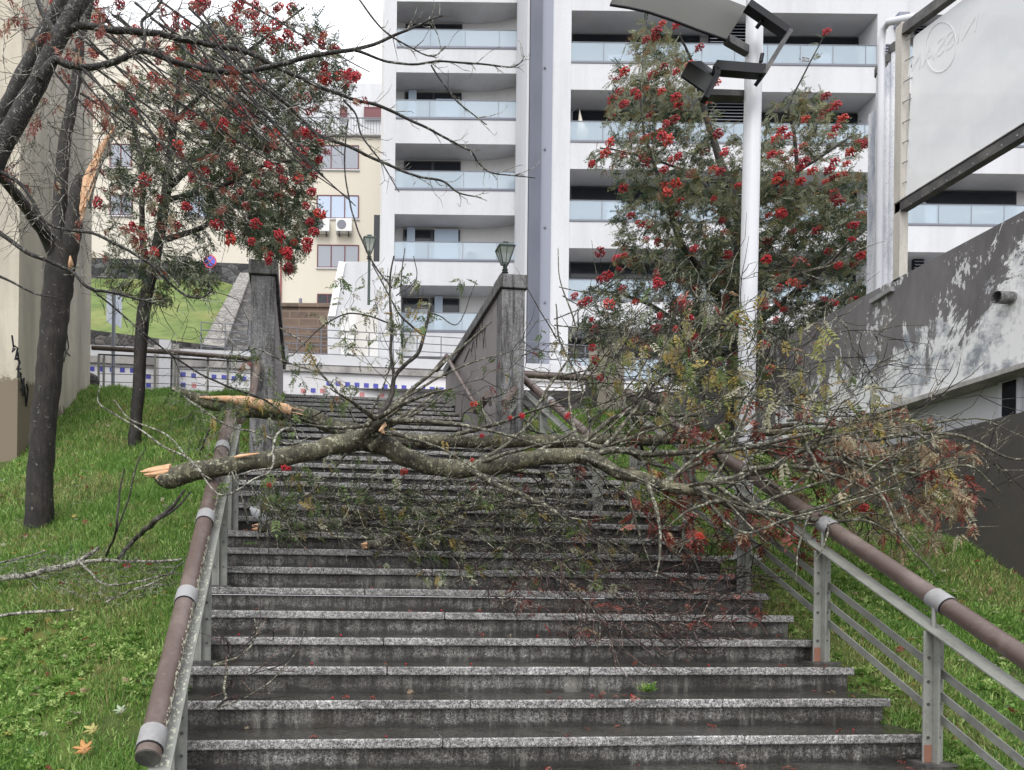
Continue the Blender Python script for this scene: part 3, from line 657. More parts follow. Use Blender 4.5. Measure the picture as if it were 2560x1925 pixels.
# white ramp / stair wing of the apartment block
wr = thing('white_ramp_wall', Q(900, 890, 29), 'white stepped ramp wall with a slanted left edge', 'wall')
t1 = MB(); t1.poly([Q(820, 790, 29), Q(838, 790, 29), Q(863, 655, 29), Q(847, 653, 29)], FW*.8); t1.build('slanted_edge', mat('bright_white', (.85, .85, .86), .7), wr)
bo = Q(838, 960, 29.1); t1 = MB(); t1.poly([Q(819, 790, 29.1), Q(863, 654, 29.1), Q(1002, 654, 29.1), Q(1002, 960, 29.1), Q(819, 960, 29.1)], FW*.7); t1.build('panel', M_white, wr)
t1 = MB(); t1.poly([Q(852, 775, 29.04), Q(945, 775, 29.04), Q(945, 900, 29.04), Q(852, 900, 29.04)], FW*.04); t1.build('stained_panel', painted('rust_streaked_white', (.70, .69, .67), (.46, .42, .36), .8, 1.2, .8, .12), wr)
# ------------------------------------------------------------------ white apartment block, left bay
ap = thing('apartment_block', fr(3, 31, 7), 'white modern apartment block with recessed glass balconies', 'building')
def part(b, name, m, par=None): return b.build(name, m, par or ap)
DL = 30.5
def rzl(x, y, D=DL): return rz(x, y, D)
rL0, rL1, rL2 = rzl(957, 400)[0], rzl(988, 400)[0], rzl(1325, 400)[0]
zt0 = rzl(1150, 5)[1]; pit = 177.3/FPX*DL
px2z = DL/FPX
b = MB(); b.fbox(rL0, rL1, DL, DL+1.3, 6.5, 26.5); part(b, 'pier', M_white)
b = MB(); b.fbox(rL0-.1, rL2+2, DL+1.15, DL+10, 6.5, 30); part(b, 'core_wall', M_soff)
for k in range(-1, 6):
    zt = zt0-k*pit; zg = zt-68*px2z; zb = zt-117*px2z; zn = zt-pit if k < 5 else 6.5
    b = MB(); b.fbox(rL1+.002, rL2, DL, DL+1.14, zn, zb); part(b, 'balcony_slab', M_white)
    b = MB(); b.fbox(rL1+.004, rL2-.003, DL-.03, DL+.05, zb+.003, zb+.09); part(b, 'balcony_kerb', M_blue)
    b = MB(); b.fbox(rL1+.01, rL2-.01, DL+.05, DL+.065, zb+.092, zg); b1_ = part(b, 'glass_balustrade', M_bal)
    b = MB()
    for x in (1073, 1160, 1245): r_ = rzl(x, 400)[0]; b.fbox(r_-.012, r_+.012, DL+.045, DL+.075, zb+.093, zg+.003)
    b.fbox(rL1+.01, rL2-.01, DL+.04, DL+.08, zg+.004, zg+.03); part(b, 'glass_joint', M_louv, b1_)
    # window in the back wall
    ra, rb = rz(1010, 400, DL+1.1)[0], rz(1152, 400, DL+1.1)[0]
    if k == 5: ra, rb = rz(1035, 400, DL+1.1)[0], rz(1290, 400, DL+1.1)[0]
    b = MB(); b.fbox(ra, rb, DL+1.05, DL+1.13, zb+.004, zt-.10); wv = part(b, 'window', M_frame_d)
    b = MB(); nn = 2 if k < 5 else 4
    for j in range(nn): b.fbox(ra+.07+(rb-ra)*j/nn, ra-.04+(rb-ra)*(j+1)/nn, DL+1.03, DL+1.047, zb+.08, zt-.17)
    part(b, 'pane', M_win, wv)
    if k in (1, 3, 4):
        b = MB(); j = k % 2; hh_ = (.55, .75, .35, .9, .65)[k]; b.fbox(ra+.12+(rb-ra)*.5*j, ra-.08+(rb-ra)*.5*(j+1), DL+1.0, DL+1.02, zb+.1, zb+.1+1.9*hh_); b.fbox(ra+.16+(rb-ra)*.5*(1-j), ra+.5+(rb-ra)*.5*(1-j), DL+1.0, DL+1.02, zb+.1, zb+1.9); part(b, 'curtain', M_blind, wv)
    # curved wall on the right of the recess
    if k < 5:
        b = MB(); r0, r1 = rzl(1185, 400)[0], rL2+.02; pts = [fr(r0, DL+1.14, zb+.002)]
        for i in range(13): a_ = math.pi/2*i/12; pts.append(fr(r0+(r1-r0)*math.sin(a_), DL+.15+.99*math.cos(a_), zb+.002))
        pts.append(fr(r1, DL+1.14, zb+.002)); b.poly(pts, (0, 0, (zt-.004-zb))); part(b, 'curved_wall', M_soff).data.polygons.foreach_set('use_smooth', [False]*(len(pts)+2))
    if k in (3, 2):
        xx = 1182 if k == 3 else 1285; r_ = rz(xx, 400, DL+.9)[0]; b = MB(); b.fbox(r_-.33, r_+.33, DL+.30, DL+.58, zb+.06, zb+.68); acu = part(b, 'air_unit', M_ac)
        b = MB(); b.tube([fr(r_-.08, DL+.299, zb+.36), fr(r_-.08, DL+.28, zb+.36)], .22, 16); part(b, 'fan_grille', M_louv, acu)
# blue-grey service column
b = MB(); r0, r1, r2_ = rz(1327, 400, 27.6)[0], rz(1350, 400, 27.2)[0], rz(1377, 400, 27.3)[0]
b.add([fr(r0, 28.2, 6.5), fr(r1, 27.0, 6.5), fr(r1, 30.8, 6.5), fr(r0, 30.8, 6.5), fr(r0, 28.2, 27), fr(r1, 27.0, 27), fr(r1, 30.8, 27), fr(r0, 30.8, 27)], [(0, 3, 2, 1), (4, 5, 6, 7), (0, 1, 5, 4), (1, 2, 6, 5), (2, 3, 7, 6), (3, 0, 4, 7)])
sc = part(b, 'service_column', M_blue)
b = MB(); b.fbox(r1+.002, r2_, 27.15, 30.8, 6.5, 27); part(b, 'column_face', M_blue2, sc)
b = MB(); b.fbox(r0-.09, r0-.002, 28.1, 30.4, 6.5, 27); part(b, 'column_edge', M_white, sc)
b = MB()
for y in (172, 375, 570, 757): z = rz(1363, y, 27.2)[1]; rr_ = rz(1363, y, 27.1)[0]; b.tube([fr(rr_, 27.14, z), fr(rr_, 27.1, z)], .04, 10)
part(b, 'vent_cap', M_louv, sc)
# right bays
DR = 27.2
def RX(x): return rz(x, 400, DR)[0]
pR = 198/FPX*DR; zr0 = rz(1500, 27, DR)[1]
edges = [(1425, 2190), (2268, 2960)]
b = MB(); b.fbox(RX(1378)+.003, RX(1425), DR, DR+2, 6.5, 27); part(b, 'pier', M_white)
b = MB(); b.fbox(RX(2190), RX(2268), DR, DR+2, 6.5, 27); part(b, 'pier', M_white)
b = MB(); b.fbox(RX(2960), RX(3100), DR, DR+2, 6.5, 27); part(b, 'pier', M_white)
b = MB(); b.fbox(RX(1378)+.1, RX(3100), DR+1.2, DR+9, 6.5, 27.5); part(b, 'core_wall', M_soff)
for k in range(-1, 5):
    zt = zr0-k*pR; zg = zt-78*DR/FPX; zb = zt-132*DR/FPX; zn = zt-pR if k < 4 else 6.5
    for bi, (xa, xb) in enumerate(edges):
        b = MB(); b.fbox(RX(xa)+.003, RX(xb)-.003, DR-.006, DR+1.19, zn, zb); part(b, 'balcony_slab', M_white)
        b = MB(); b.fbox(RX(xa)+.004, RX(xb)-.004, DR-.03, DR+.04, zb+.003, zb+.08); part(b, 'balcony_kerb', M_louv)
        b = MB(); b.fbox(RX(xa)+.01, RX(xb)-.01, DR+.04, DR+.055, zb+.083, zg); bb = part(b, 'glass_balustrade', M_bal)
        b = MB(); x = xa+82
        while x < xb: b.fbox(RX(x)-.012, RX(x)+.012, DR+.035, DR+.065, zb+.084, zg+.003); x += 82
        b.fbox(RX(xa)+.01, RX(xb)-.01, DR+.03, DR+.07, zg+.004, zg+.03); part(b, 'glass_joint', M_louv, bb)
        wins = [(1427, 1745), (1900, 2150)] if bi == 0 else [(2300, 2540), (2620, 2940)]
        for (wa, wb) in wins:
            ra, rb = rz(wa, 400, DR+1.15)[0], rz(wb, 400, DR+1.15)[0]
            b = MB(); b.fbox(ra, rb, DR+1.10, DR+1.18, zb+.004, zt-.04); wv = part(b, 'window', M_frame_d)
            b = MB()
            for j in range(4): b.fbox(ra+.07+(rb-ra)*j/4, ra-.04+(rb-ra)*(j+1)/4, DR+1.08, DR+1.097, zb+.08, zt-.65)
            b.fbox(ra+.05, rb-.05, DR+1.08, DR+1.097, zt-.62, zt-.1)
            part(b, 'pane', M_win, wv)
            rq = random.Random(k*7+wa); b = MB()
            for j in range(4):
                if rq.random() < .55: hh_ = rq.uniform(.5, 1.25); b.fbox(ra+.14+(rb-ra)*j/4, ra-.12+(rb-ra)*(j+rq.uniform(.5, 1))/4, DR+1.05, DR+1.07, zb+.1, zb+.1+hh_)
            part(b, 'curtain', M_blind, wv)
        for (la, lbx) in ([(1760, 1868)] if bi == 0 else [(2270, 2296)]):
            ra, rb = rz(la, 400, DR+.9)[0], rz(lbx, 400, DR+.9)[0]; b = MB(); z = zb+.1
            b.fbox(ra, rb, DR+.55, DR+.65, zb+.003, zt-.003, 1)
            while z < zt-.1: b.hexa([fr(ra, DR+.45, z), fr(rb, DR+.45, z), fr(rb, DR+.53, z+.07), fr(ra, DR+.53, z+.07), fr(ra, DR+.45, z+.02), fr(rb, DR+.45, z+.02), fr(rb, DR+.53, z+.09), fr(ra, DR+.53, z+.09)]); z += .12
            b.build('louvre_screen', [M_louv, M_win], ap)
b = MB(); z = rz(2225, 115, DR)[1]
b.fbox(RX(2198), RX(2250), DR-.05, DR-.02, z-3.0, z, 1); zz = z-3
while zz < z: b.fbox(RX(2199), RX(2249), DR-.08, DR-.052, zz, zz+.05); zz += .11
b.build('louvre_screen', [M_louv, M_blue], ap)
rr_, z = rz(2252, 40, DR-.1); b = MB(); b.tube([fr(rr_, DR-.1, 12), fr(rr_, DR-.1, z-.3)], .05, 8); b.fbox(rr_-.2, rr_+.2, DR-.3, DR-.012, z-.4, z); part(b, 'downpipe', M_blue2)
rq = random.Random(5)
for k, x in ((0, 1600), (1, 1990), (2, 2090), (3, 1500), (2, 2480), (4, 1700)):
    r_ = RX(x); zb = zr0-k*pR-132*DR/FPX
    t_ = thing('balcony_table', fr(r_, DR+.6, zb+.0), 'small white table and chairs behind balcony glass, balcony %s' % ('at the top row left', 'second row right of the lamp', 'third row right end', 'fourth row at the left', 'under the banner', 'lowest row')[(0, 1, 2, 3, 4, 5)[[(0, 1600), (1, 1990), (2, 2090), (3, 1500), (2, 2480), (4, 1700)].index((k, x))]], 'table')
    b = MB(); b.fbox(r_-.35, r_+.35, DR+.35, DR+.8, zb+.70, zb+.73); b.build('tabletop', M_ac, t_)
    for sx in (-.3, .3):
        b = MB(); b.fbox(r_+sx-.02, r_+sx+.02, DR+.55, DR+.6, zb+.004, zb+.697); b.build('leg', M_louv, t_)
# hanging swing chair on the second balcony
p = Q(1449, 295, DR+.5); b = MB(); b.tube([p+Vector((-.28, 0, -1.0)), p+Vector((-.3, 0, .2)), p+Vector((-.05, 0, .42)), p+Vector((0, 0, .3))], .02, 6)
hc = tag(b.build('hanging_chair', M_louv), 'beige folded hanging chair behind the glass of a right-hand balcony', 'chair')
b = MB(); b.tube([p+Vector((0, 0, .3)), p+Vector((.02, 0, -.1)), p+Vector((.12, 0, -.6)), p+Vector((.12, 0, -1.0))], [.01, .08, .24, .1], 10); b.build('fabric', M_beige, hc)
# ------------------------------------------------------------------ cream building behind
cb = thing('cream_building', fr(-10, 43, 17), 'cream rendered building with dark red windows and two air units', 'building')
DB = 42
def bxz(xa, xb, yt, yb, d0, d1):
    (r0, z1), (r1, z0) = rz(xa, yt, d0), rz(xb, yb, d0); return (r0, r1, d0, d1, z0, z1)
b = MB(); b.fbox(*bxz(-40, 1010, 333, 800, DB, DB+8)); b.build('wall', M_beige, cb)
b = MB(); b.fbox(*bxz(610, 985, 205, 334, DB+1.5, DB+8)); b.build('upper_storey', M_white, cb)
b = MB(); b.fbox(*bxz(-40, 600, 70, 334, DB+.6, DB+8)); b.build('upper_storey', M_beige, cb)
b = MB(); b.fbox(*bxz(600, 985, 330, 337, DB-.2, DB+1)); b.build('cornice', M_white, cb)
b = MB(); r0, z0 = rz(700, 330, DB-.1); r1, z1 = rz(975, 297, DB-.1)
x = r0
while x < r1: b.fbox(x, x+.03, DB-.12, DB-.09, z0, z1); x += .16
b.fbox(r0, r1, DB-.13, DB-.08, z1, z1+.05); b.build('terrace_rail', M_louv, cb)
def cw(xa, xb, ya, yb, nv, glass, D=DB, offs=0):
    r0, r1, _, _, z0, z1 = bxz(xa, xb, ya, yb, D, D+1)
    b = MB(); fw_ = .06
    b.fbox(r0, r1, D-.05, D-.003, z1-fw_, z1); b.fbox(r0, r1, D-.05, D-.003, z0, z0+fw_)
    for j in range(nv+1):
        x = r0+(r1-r0-fw_)*j/nv; b.fbox(x, x+fw_, D-.06, D-.004, z0+fw_+.001, z1-fw_-.001)
    f_ = b.build('window', M_redf, cb)
    b = MB(); b.fbox(r0+.01, r1-.01, D-.03, D-.005, z0+.01, z1-.01); b.build('pane', glass, f_)
    b = MB(); b.fbox(r0-.05, r1+.05, D-.09, D-.003, z0-.07, z0-.003); b.build('sill', M_white, f_)
cw(793, 897, 363, 425, 3, M_winl); cw(792, 897, 488, 548, 3, M_wins); cw(793, 897, 612, 671, 3, M_winl); cw(793, 845, 735, 790, 2, M_win)
cw(275, 332, 487, 540, 2, M_winl); cw(470, 525, 487, 545, 2, M_wins); cw(275, 330, 360, 420, 2, M_winl); cw(850, 868, 268, 297, 1, M_redf, DB+1.4); cw(910, 960, 268, 297, 1, M_redf, DB+1.4)
cw(230, 262, 20, 60, 1, M_winl); cw(500, 560, 300, 345, 2, M_winl)
for x in (806, 862):
    r0, r1, d0, d1, z0, z1 = bxz(x-22, x+17, 545, 577, DB-.45, DB-.05)
    b = MB(); b.fbox(r0, r1, d0, d1, z0, z1); au = b.build('air_unit', M_ac, cb)
    c_ = fr(r0+(r1-r0)*.36, d0-.004, (z0+z1)/2); b = MB(); b.tube([c_, c_-FW*.02], (z1-z0)*.36, 20); b.build('fan_grille', M_louv, au)
    b = MB(); b.fbox(r0+.15, r0+.2, d0+.05, d1+.04, z0-.14, z0-.003); b.fbox(r1-.2, r1-.15, d0+.05, d1+.04, z0-.14, z0-.003); b.build('bracket', M_dark, au)
b = MB(); (ra, za), (rb, zb_) = rz(705, 430, DB-.1), rz(708, 765, DB-.1); b.tube([fr(ra, DB-.1, za), fr(ra, DB-.1, zb_)], .05, 8); b.build('drainpipe', M_redpipe, cb)
r0, r1, d0, d1, z0, z1 = bxz(736, 747, 538, 950, DB, DB+1)
b = MB(); b.fbox(*bxz(935, 958, 537, 690, DB-3, DB-2.9)); b.build('dark_opening', M_win, cb)
# ventilation duct and white shed roof above the block wall
(r_, z_) = rz(746, 768, 30.2); b = MB(); b.tube([fr(r_, 30.9, 12.5), fr(r_, 30.9, z_+.62)], .07, 10); b.tube([fr(r_, 30.9, z_+.3), fr(r_, 30.9, z_+.33)], .085, 10); tag(b.build('steel_chimney', M_louv), 'thin steel chimney pipe above the brown block wall', 'chimney')
(r0, z0) = rz(700, 770, 31); (r1, z1) = rz(740, 757, 31); b = MB(); b.hexa([fr(r0, 31, 12.5), fr(r1, 31, 12.5), fr(r1, 33, 12.5), fr(r0, 33, 12.5), fr(r0, 31, z1), fr(r1, 31, z0+.05), fr(r1, 33, z0+.3), fr(r0, 33, z1+.1)]); tag(b.build('white_shed', M_white), 'small white shed roof behind the brown block wall', 'shed')
# sign from behind, round sign, concrete post
sg = thing('road_sign', Q(286, 960, 14.6), 'pair of pale road sign panels seen from behind on a grey pole', 'sign')
b = MB(); q = Q(285, 720, 14.6); b.tube([Vector((q.x, q.y, ZT-.1)), q], .035, 10); b.build('pole', M_louv, sg)
M_sb = mat('sign_back', (.50, .54, .60), .35, .3)
b = MB(); b.poly([Q(266, 722, 14.75), Q(286, 745, 14.6), Q(286, 818, 14.6), Q(266, 803, 14.75)], FW*.02); bevel(b.build('panel', M_sb, sg, True), .01)
b = MB(); b.poly([Q(288, 728, 14.6), Q(305, 740, 14.75), Q(303, 822, 14.75), Q(288, 810, 14.6)], FW*.02); bevel(b.build('panel', M_sb, sg, True), .01)
rs = thing('round_sign', Q(525, 690, 27), 'small round blue and red no parking sign above the basalt wall', 'sign')
c_ = Q(525, 654, 27); b = MB(); b.tube([c_, c_-FW*.02], .24, 24); b.build('red_rim', mat('sign_red', (.50, .04, .08), .4), rs)
b = MB(); b.tube([c_-FW*.021, c_-FW*.03], .185, 24); b.build('blue_disc', mat('sign_blue', (.04, .10, .60), .4), rs)
b = MB(); 
for s_ in (1, -1): b.bar(c_-FW*.035+(RT*s_+UP)*.14, c_-FW*.035-(RT*s_+UP)*.14, .035, .006, up=tuple(FW))
b.build('red_cross', bpy.data.materials['sign_red'], rs)
b = MB(); b.tube([c_+FW*.02-UP*2.3, c_+FW*.02], .03, 8); b.build('pole', M_louv, rs)
# beige concrete pillars behind the railing
q = Q(1525, 1040, 14.2); b = MB(); b.box(q.x-.28, q.x+.28, q.y, q.y+.4, ZT-.3, Q(1525, 860, 14.2).z); tag(b.build('concrete_pillar', painted('beige_concrete', (.36, .32, .26), (.2, .18, .15), .6, 2)), 'beige concrete pillar at the end of the street rail behind branches', 'pillar')
# ------------------------------------------------------------------ lamp post
lpb = hit(1856, 1400, zr, 5, 12); lpb = Vector((lpb.x, lpb.y, lpb.z)); DLp = (lpb-E0).dot(FW); lpt = Q(1889, -60, DLp)
lp = thing('street_lamp', lpb, 'white lamp post with curved reflector plate and black floodlight', 'street lamp')
b = MB(); b.tube([lpb-Vector((0, 0, .1)), lpb.lerp(lpt, .5), lpt], [.078, .076, .074], 28); b.build('post', M_whitec, lp)
b = MB(); b.tube([lpb, lpb+Vector((0, 0, .04))], .16, 20); b.build('base_flange', M_whitec, lp)
D1, D2 = DLp-.25, DLp+.25
# reflector plate: curved sheet
pl = [(1525, 12), (1570, 19), (1620, 30), (1680, 50), (1745, 75), (1816, 100)]
M_olive = mat('reflector_underside', (.052, .051, .043), .7)
b = MB(); A_ = [Q(x, y, D1-.25) for x, y in pl]; B_ = [Q(x+52+i*0, y-95+i*3, D2+.30) for i, (x, y) in enumerate(pl)]
T_ = Vector((0, 0, .012)); k = len(pl)
b.add(A_+B_+[p+T_ for p in A_]+[p+T_ for p in B_], [(i, i+1, k+i+1, k+i) for i in range(k-1)]+[(2*k+i, 3*k+i, 3*k+i+1, 2*k+i+1) for i in range(k-1)]+[(i, 2*k+i, 2*k+i+1, i+1) for i in range(k-1)]+[(0, k, 3*k, 2*k), (k-1, 3*k-1, 4*k-1, 2*k-1)], 0, True)
b.build('reflector_plate', M_olive, lp)
b = MB(); b.tube(A_, .012, 6); b.build('plate_edge', M_dark, lp)
def arm(name, pts, w_=.05, h_=.03, m=None):
    b = MB()
    for a_, c_ in zip(pts, pts[1:]): b.bar(Q(*a_), Q(*c_), w_, h_)
    return b.build(name, m or M_dark, lp)
arm('arm', [(1868, 14, D1), (1965, 82, D1)], .09, .06); arm('arm', [(1972, 82, D1), (1906, 190, D1)], .09, .035, M_dark2)
arm('arm', [(1908, 180, D1), (1786, 170, D1)], .09, .085)
arm('arm', [(1816, 98, D1), (1868, 128, DLp)], .06, .07, M_dark2)
arm('arm', [(1790, 175, D1), (1788, 195, D1), (1760, 250, D1)], .09, .05)
arm('arm', [(1770, 238, DLp+.12), (1860, 241, DLp+.12)], .10, .055, M_dark2)
for a_, c_ in (((1905, 52, D1), (1891, 70, D1+.05)), ((1902, 195, D1), (1888, 214, D1+.05)), ((1906, 135, D1+.1), (1902, 155, D1+.1))):
    b = MB(); b.tube([Q(*a_), Q(*c_)], .018, 8); b.build('bolt', M_dark, lp)
# floodlight: tapered housing, glass towards lower left
fl = [(1700, 188, 0), (1722, 155, 0), (1752, 152, .35), (1792, 178, .35), (1780, 205, 0), (1765, 236, 0)]
g0 = [Q(1698, 192, D1-.14), Q(1762, 236, D1-.14), Q(1786, 194, D1-.04), Q(1720, 152, D1-.04)]
bk_ = [Q(1735, 186, D1+.10), Q(1778, 214, D1+.10), Q(1797, 184, D1+.14), Q(1752, 150, D1+.14)]
b = MB(); b.hexa(g0+bk_); bevel(b.build('floodlight_housing', M_dark, lp, True), .012, 3)
gl = [g0[i].lerp((g0[0]+g0[2])/2, .14)-FW*.004 for i in range(4)]
b = MB(); b.poly(gl, FW*-.006); b.build('floodlight_glass', mat('lamp_glass', (.012, .013, .011), .4, spec=.2), lp, True)
# ------------------------------------------------------------------ vegetation tools
def catmull(pts, sub=6):
    P = [Vector(p) for p in pts]; P = [P[0]*2-P[1]]+P+[P[-1]*2-P[-2]]; o = []
    for i in range(1, len(P)-2):
        for k in range(sub):
            t = k/sub; a, b, c, d = P[i-1], P[i], P[i+1], P[i+2]
            o.append(.5*((2*b)+(-a+c)*t+(2*a-5*b+4*c-d)*t*t+(-a+3*b-3*c+d)*t**3))
    o.append(P[-2]); return o
def limb(b, spec, n=10, wig=.012, sub=6, mi=0, jit=.10):
    """spec: list of (px, py, D, diameter in photo pixels); adds a tube, returns its nodes and radii"""
    P = catmull([Q(x, y, D) for x, y, D, d in spec], sub)
    R = []
    for i in range(len(P)):
        t = i/sub; k = min(int(t), len(spec)-2); f = t-k
        R.append((spec[k][3]*(1-f)+spec[k+1][3]*f)*.5*(spec[k][2]*(1-f)+spec[k+1][2]*f)/FPX)
    for i in range(1, len(P)-1):
        s = min(wig, R[i]*.5+.004); P[i] = P[i]+Vector([noise.noise(P[i]*6+Vector((k*9, 0, 0)))*s for k in range(3)])
    b.tube(P, R, n, mi, True, jit); return P, R
def inpoly(x, y, P):
    c = False; j = len(P)-1
    for i in range(len(P)):
        if (P[i][1] > y) != (P[j][1] > y) and x < (P[j][0]-P[i][0])*(y-P[i][1])/(P[j][1]-P[i][1])+P[i][0]: c = not c
        j = i
    return c
def sample(poly, n, d0, d1, clump=0, sc=1.2, seed=0, floor=None, bulge=True):
    r = random.Random(seed); xs = [p[0] for p in poly]; ys = [p[1] for p in poly]; o = []
    cx, cy = sum(xs)/len(xs), sum(ys)/len(ys); tries = 0
    while len(o) < n and tries < n*60:
        tries += 1
        x, y = r.uniform(min(xs), max(xs)), r.uniform(min(ys), max(ys))
        if not inpoly(x, y, poly): continue
        D = r.uniform(d0, d1)
        p = Q(x, y, D)
        if clump and noise.noise(p*sc+Vector((seed, 0, 0)))*.5+.5 < clump*r.uniform(.6, 1.2): continue
        if floor and p.z < floor(p.x, p.y)+.03: continue
        o.append(p)
    return o
def solid(X, Y):   # ground or stair surface
    if X < XL: return zl(X, Y)
    if X > XR: return zr(X, Y)
    return zs(Y)+.0
def grow(b, nodes, targets, root, rtip=.003, r0=None, sag=.0, n=4, wob=.09, seg=5, clampf=None, gain=1.25, mi=0, forks=True):
    """join every target to the nearest node of the tree so far; returns the twigs made"""
    N_ = np.array([tuple(p[0]) for p in nodes]); R_ = np.array([p[1] for p in nodes]); tw = []
    # effective distance so that twigs start nearer the trunk than their tips
    targets = sorted(targets, key=lambda t: (t-root).length)
    dr = np.linalg.norm(N_-np.array(tuple(root)), axis=1)
    for t in targets:
        tv = np.array(tuple(t)); d = np.linalg.norm(N_-tv, axis=1); dt = (t-root).length
        cost = d+np.maximum(0, dr-dt+.15)*1.5
        i = int(cost.argmin()); a = Vector(N_[i]); L = (t-a).length
        if L < .03: continue
        k = max(2, min(seg, int(L/.12)+2)); pts = [a]
        off = Vector((random.uniform(-1, 1), random.uniform(-1, 1), random.uniform(-.4, 1)))*L*wob*1.5
        for j in range(1, k+1):
            f = j/k; p = a.lerp(t, f)+off*math.sin(f*math.pi)+Vector((0, 0, -sag*L*f*f))
            p += Vector([noise.noise(p*7+Vector((q*5, 1, 0)))*.05*min(1, L*2) for q in range(3)])
            if clampf: p.z = max(p.z, clampf(p.x, p.y)+.012)
            pts.append(p)
        rb = min(R_[i]*.75, rtip*gain*(1+L*2.2)); rr = [rb+(rtip-rb)*(j/k) for j in range(k+1)]
        b.tube(pts, rr, n, (random.random() < .45)*1 if mi == 'mix' else mi, False)
        N_ = np.vstack([N_, np.array([tuple(p) for p in pts[1:]])]); R_ = np.append(R_, rr[1:]); dr = np.append(dr, np.linalg.norm(np.array([tuple(p) for p in pts[1:]])-np.array(tuple(root)), axis=1))
        tw.append((pts, rr))
    return tw
def sidetwigs(b, tw, per=2, L=.18, r=.0016, n=3, clampf=None, bias=Vector((0, 0, 0)), mi=0):
    o = []
    for pts, rr in tw:
        for q in range(per):
            i = random.randrange(1, len(pts)); a = pts[i]; t = (pts[i]-pts[i-1]).normalized()
            v = (t+Vector((random.uniform(-1, 1), random.uniform(-1, 1), random.uniform(-.8, 1)))*.9+bias).normalized()
            l = L*random.uniform(.35, 1.3); m_ = a+v*l*.5+Vector((random.uniform(-1, 1), random.uniform(-1, 1), random.uniform(-1, 1)))*l*.12
            v2 = (v+Vector((random.uniform(-1, 1), random.uniform(-1, 1), random.uniform(-.5, 1)))*.5).normalized(); e = m_+v2*l*.55
            P = [a, m_, e]
            if clampf:
                for p in P[1:]: p.z = max(p.z, clampf(p.x, p.y)+.008)
            b.tube(P, [min(r*1.6, rr[i]), r*1.2, r*.7], n, (random.random() < .45)*1 if mi == 'mix' else mi, False); o.append((P, [r]*3))
    return o
def leaf_template(k=6, L=.15, lw=.0125, ll=.042, curl=.25):
    V = []; 
    for i in range(k*2+1):
        if i == 2*k: base = (0, L, 0); a = 0.
        else:
            s = 1 if i % 2 else -1; q = i//2; base = (0, L*(.22+.74*q/k), 0); a = s*math.radians(62)
        dx, dy = math.sin(a), math.cos(a); px_, py_ = dy, -dx
        l = ll*(.8+.3*math.sin(math.pi*(.2+.7*(i//2)/k)))
        z0 = -curl*base[1]**2/L
        V += [(base[0], base[1], z0), (base[0]+dx*l*.45+px_*lw*.5, base[1]+dy*l*.45+py_*lw*.5, z0+.003), (base[0]+dx*l, base[1]+dy*l, z0-.012), (base[0]+dx*l*.45-px_*lw*.5, base[1]+dy*l*.45-py_*lw*.5, z0+.003)]
    V += [(-.0012, 0, 0), (.0012, 0, 0), (.0008, L, -curl*L), (-.0008, L, -curl*L)]
    return np.array(V)
def leaves(name, P, Dr, mats, weights, parent, scale=(.8, 1.2), k=6, L=.15, lw=.0125, ll=.042, tone=None, seed=1, curl=.25):
    r = np.random.default_rng(seed); T = leaf_template(k, L, lw, ll, curl); n = len(P); P = np.array([tuple(p) for p in P]); Dr = np.array([tuple(p) for p in Dr])
    Dr /= np.linalg.norm(Dr, axis=1, keepdims=True)+1e-9
    Z = r.normal(0, .55, (n, 3)); Z[:, 2] += 1.; Xa = np.cross(Dr, Z); Xa /= np.linalg.norm(Xa, axis=1, keepdims=True)+1e-9; Za = np.cross(Xa, Dr)
    s = r.uniform(*scale, n)[:, None, None]
    V = (T[None, :, 0, None]*Xa[:, None]+T[None, :, 1, None]*Dr[:, None]+T[None, :, 2, None]*Za[:, None])*s
    V += r.normal(0, .0022, V.shape)
    V = (V+P[:, None]).reshape(-1, 3); F = np.arange(len(V)).reshape(-1, 4)
    if tone is None: m = r.choice(len(mats), n, p=weights)
    else: m = tone
    q = T.shape[0]//4
    return npmesh(name, V, F, mats, np.repeat(m, q), parent)
def spray(tw, per=5, out=.55, tipbias=.5, droop=.35):
    P, D = [], []
    for pts, rr in tw:
        t = (pts[-1]-pts[-2]).normalized()
        for q in range(per):
            f = 1-random.random()**1.5*tipbias; x = f*(len(pts)-1); i = min(int(x), len(pts)-2); p = pts[i].lerp(pts[i+1], x-i)
            d = t*.5+Vector((random.gauss(0, 1), random.gauss(0, 1), random.gauss(0, .7)))*out-Vector((0, 0, droop*random.random()*2))
            P.append(p); D.append(d)
    return P, D
def berry_mesh(name, m, seed, R=.052, n=64, rb=.0080):
    r = random.Random(seed); bm = bmesh.new(); bmesh.ops.create_icosphere(bm, subdivisions=1, radius=1); base = [v.co.copy() for v in bm.verts]; fcs = [[v.index for v in f.verts] for f in bm.faces]; bm.free()
    b = MB()
    for i in range(n):
        a = r.uniform(0, 6.28); q = math.sqrt(r.random()); c = Vector((math.cos(a)*q*R, math.sin(a)*q*R, r.uniform(-1, 1)*R*.75*math.sqrt(max(0, 1.1-q*q)))); s = rb*r.uniform(.85, 1.3)
        b.add([c+v*s for v in base], fcs, 0, True)
        if i % 3 == 0: b.tube([c, Vector((0, 0, -R*.2)), Vector((0, 0, R*.9))], .0012, 3, 1, False)
    me = bpy.data.meshes.new(name); me.from_pydata(b.v, [], b.f); me.materials.append(m); me.materials.append(M_twigd); me.polygons.foreach_set('material_index', b.mi); me.polygons.foreach_set('use_smooth', b.sm); me.update(); return me
BM = [berry_mesh('berry_cluster', m, i) for i, m in enumerate((M_berry, M_berry, M_berryo, M_berryd, M_berry))]
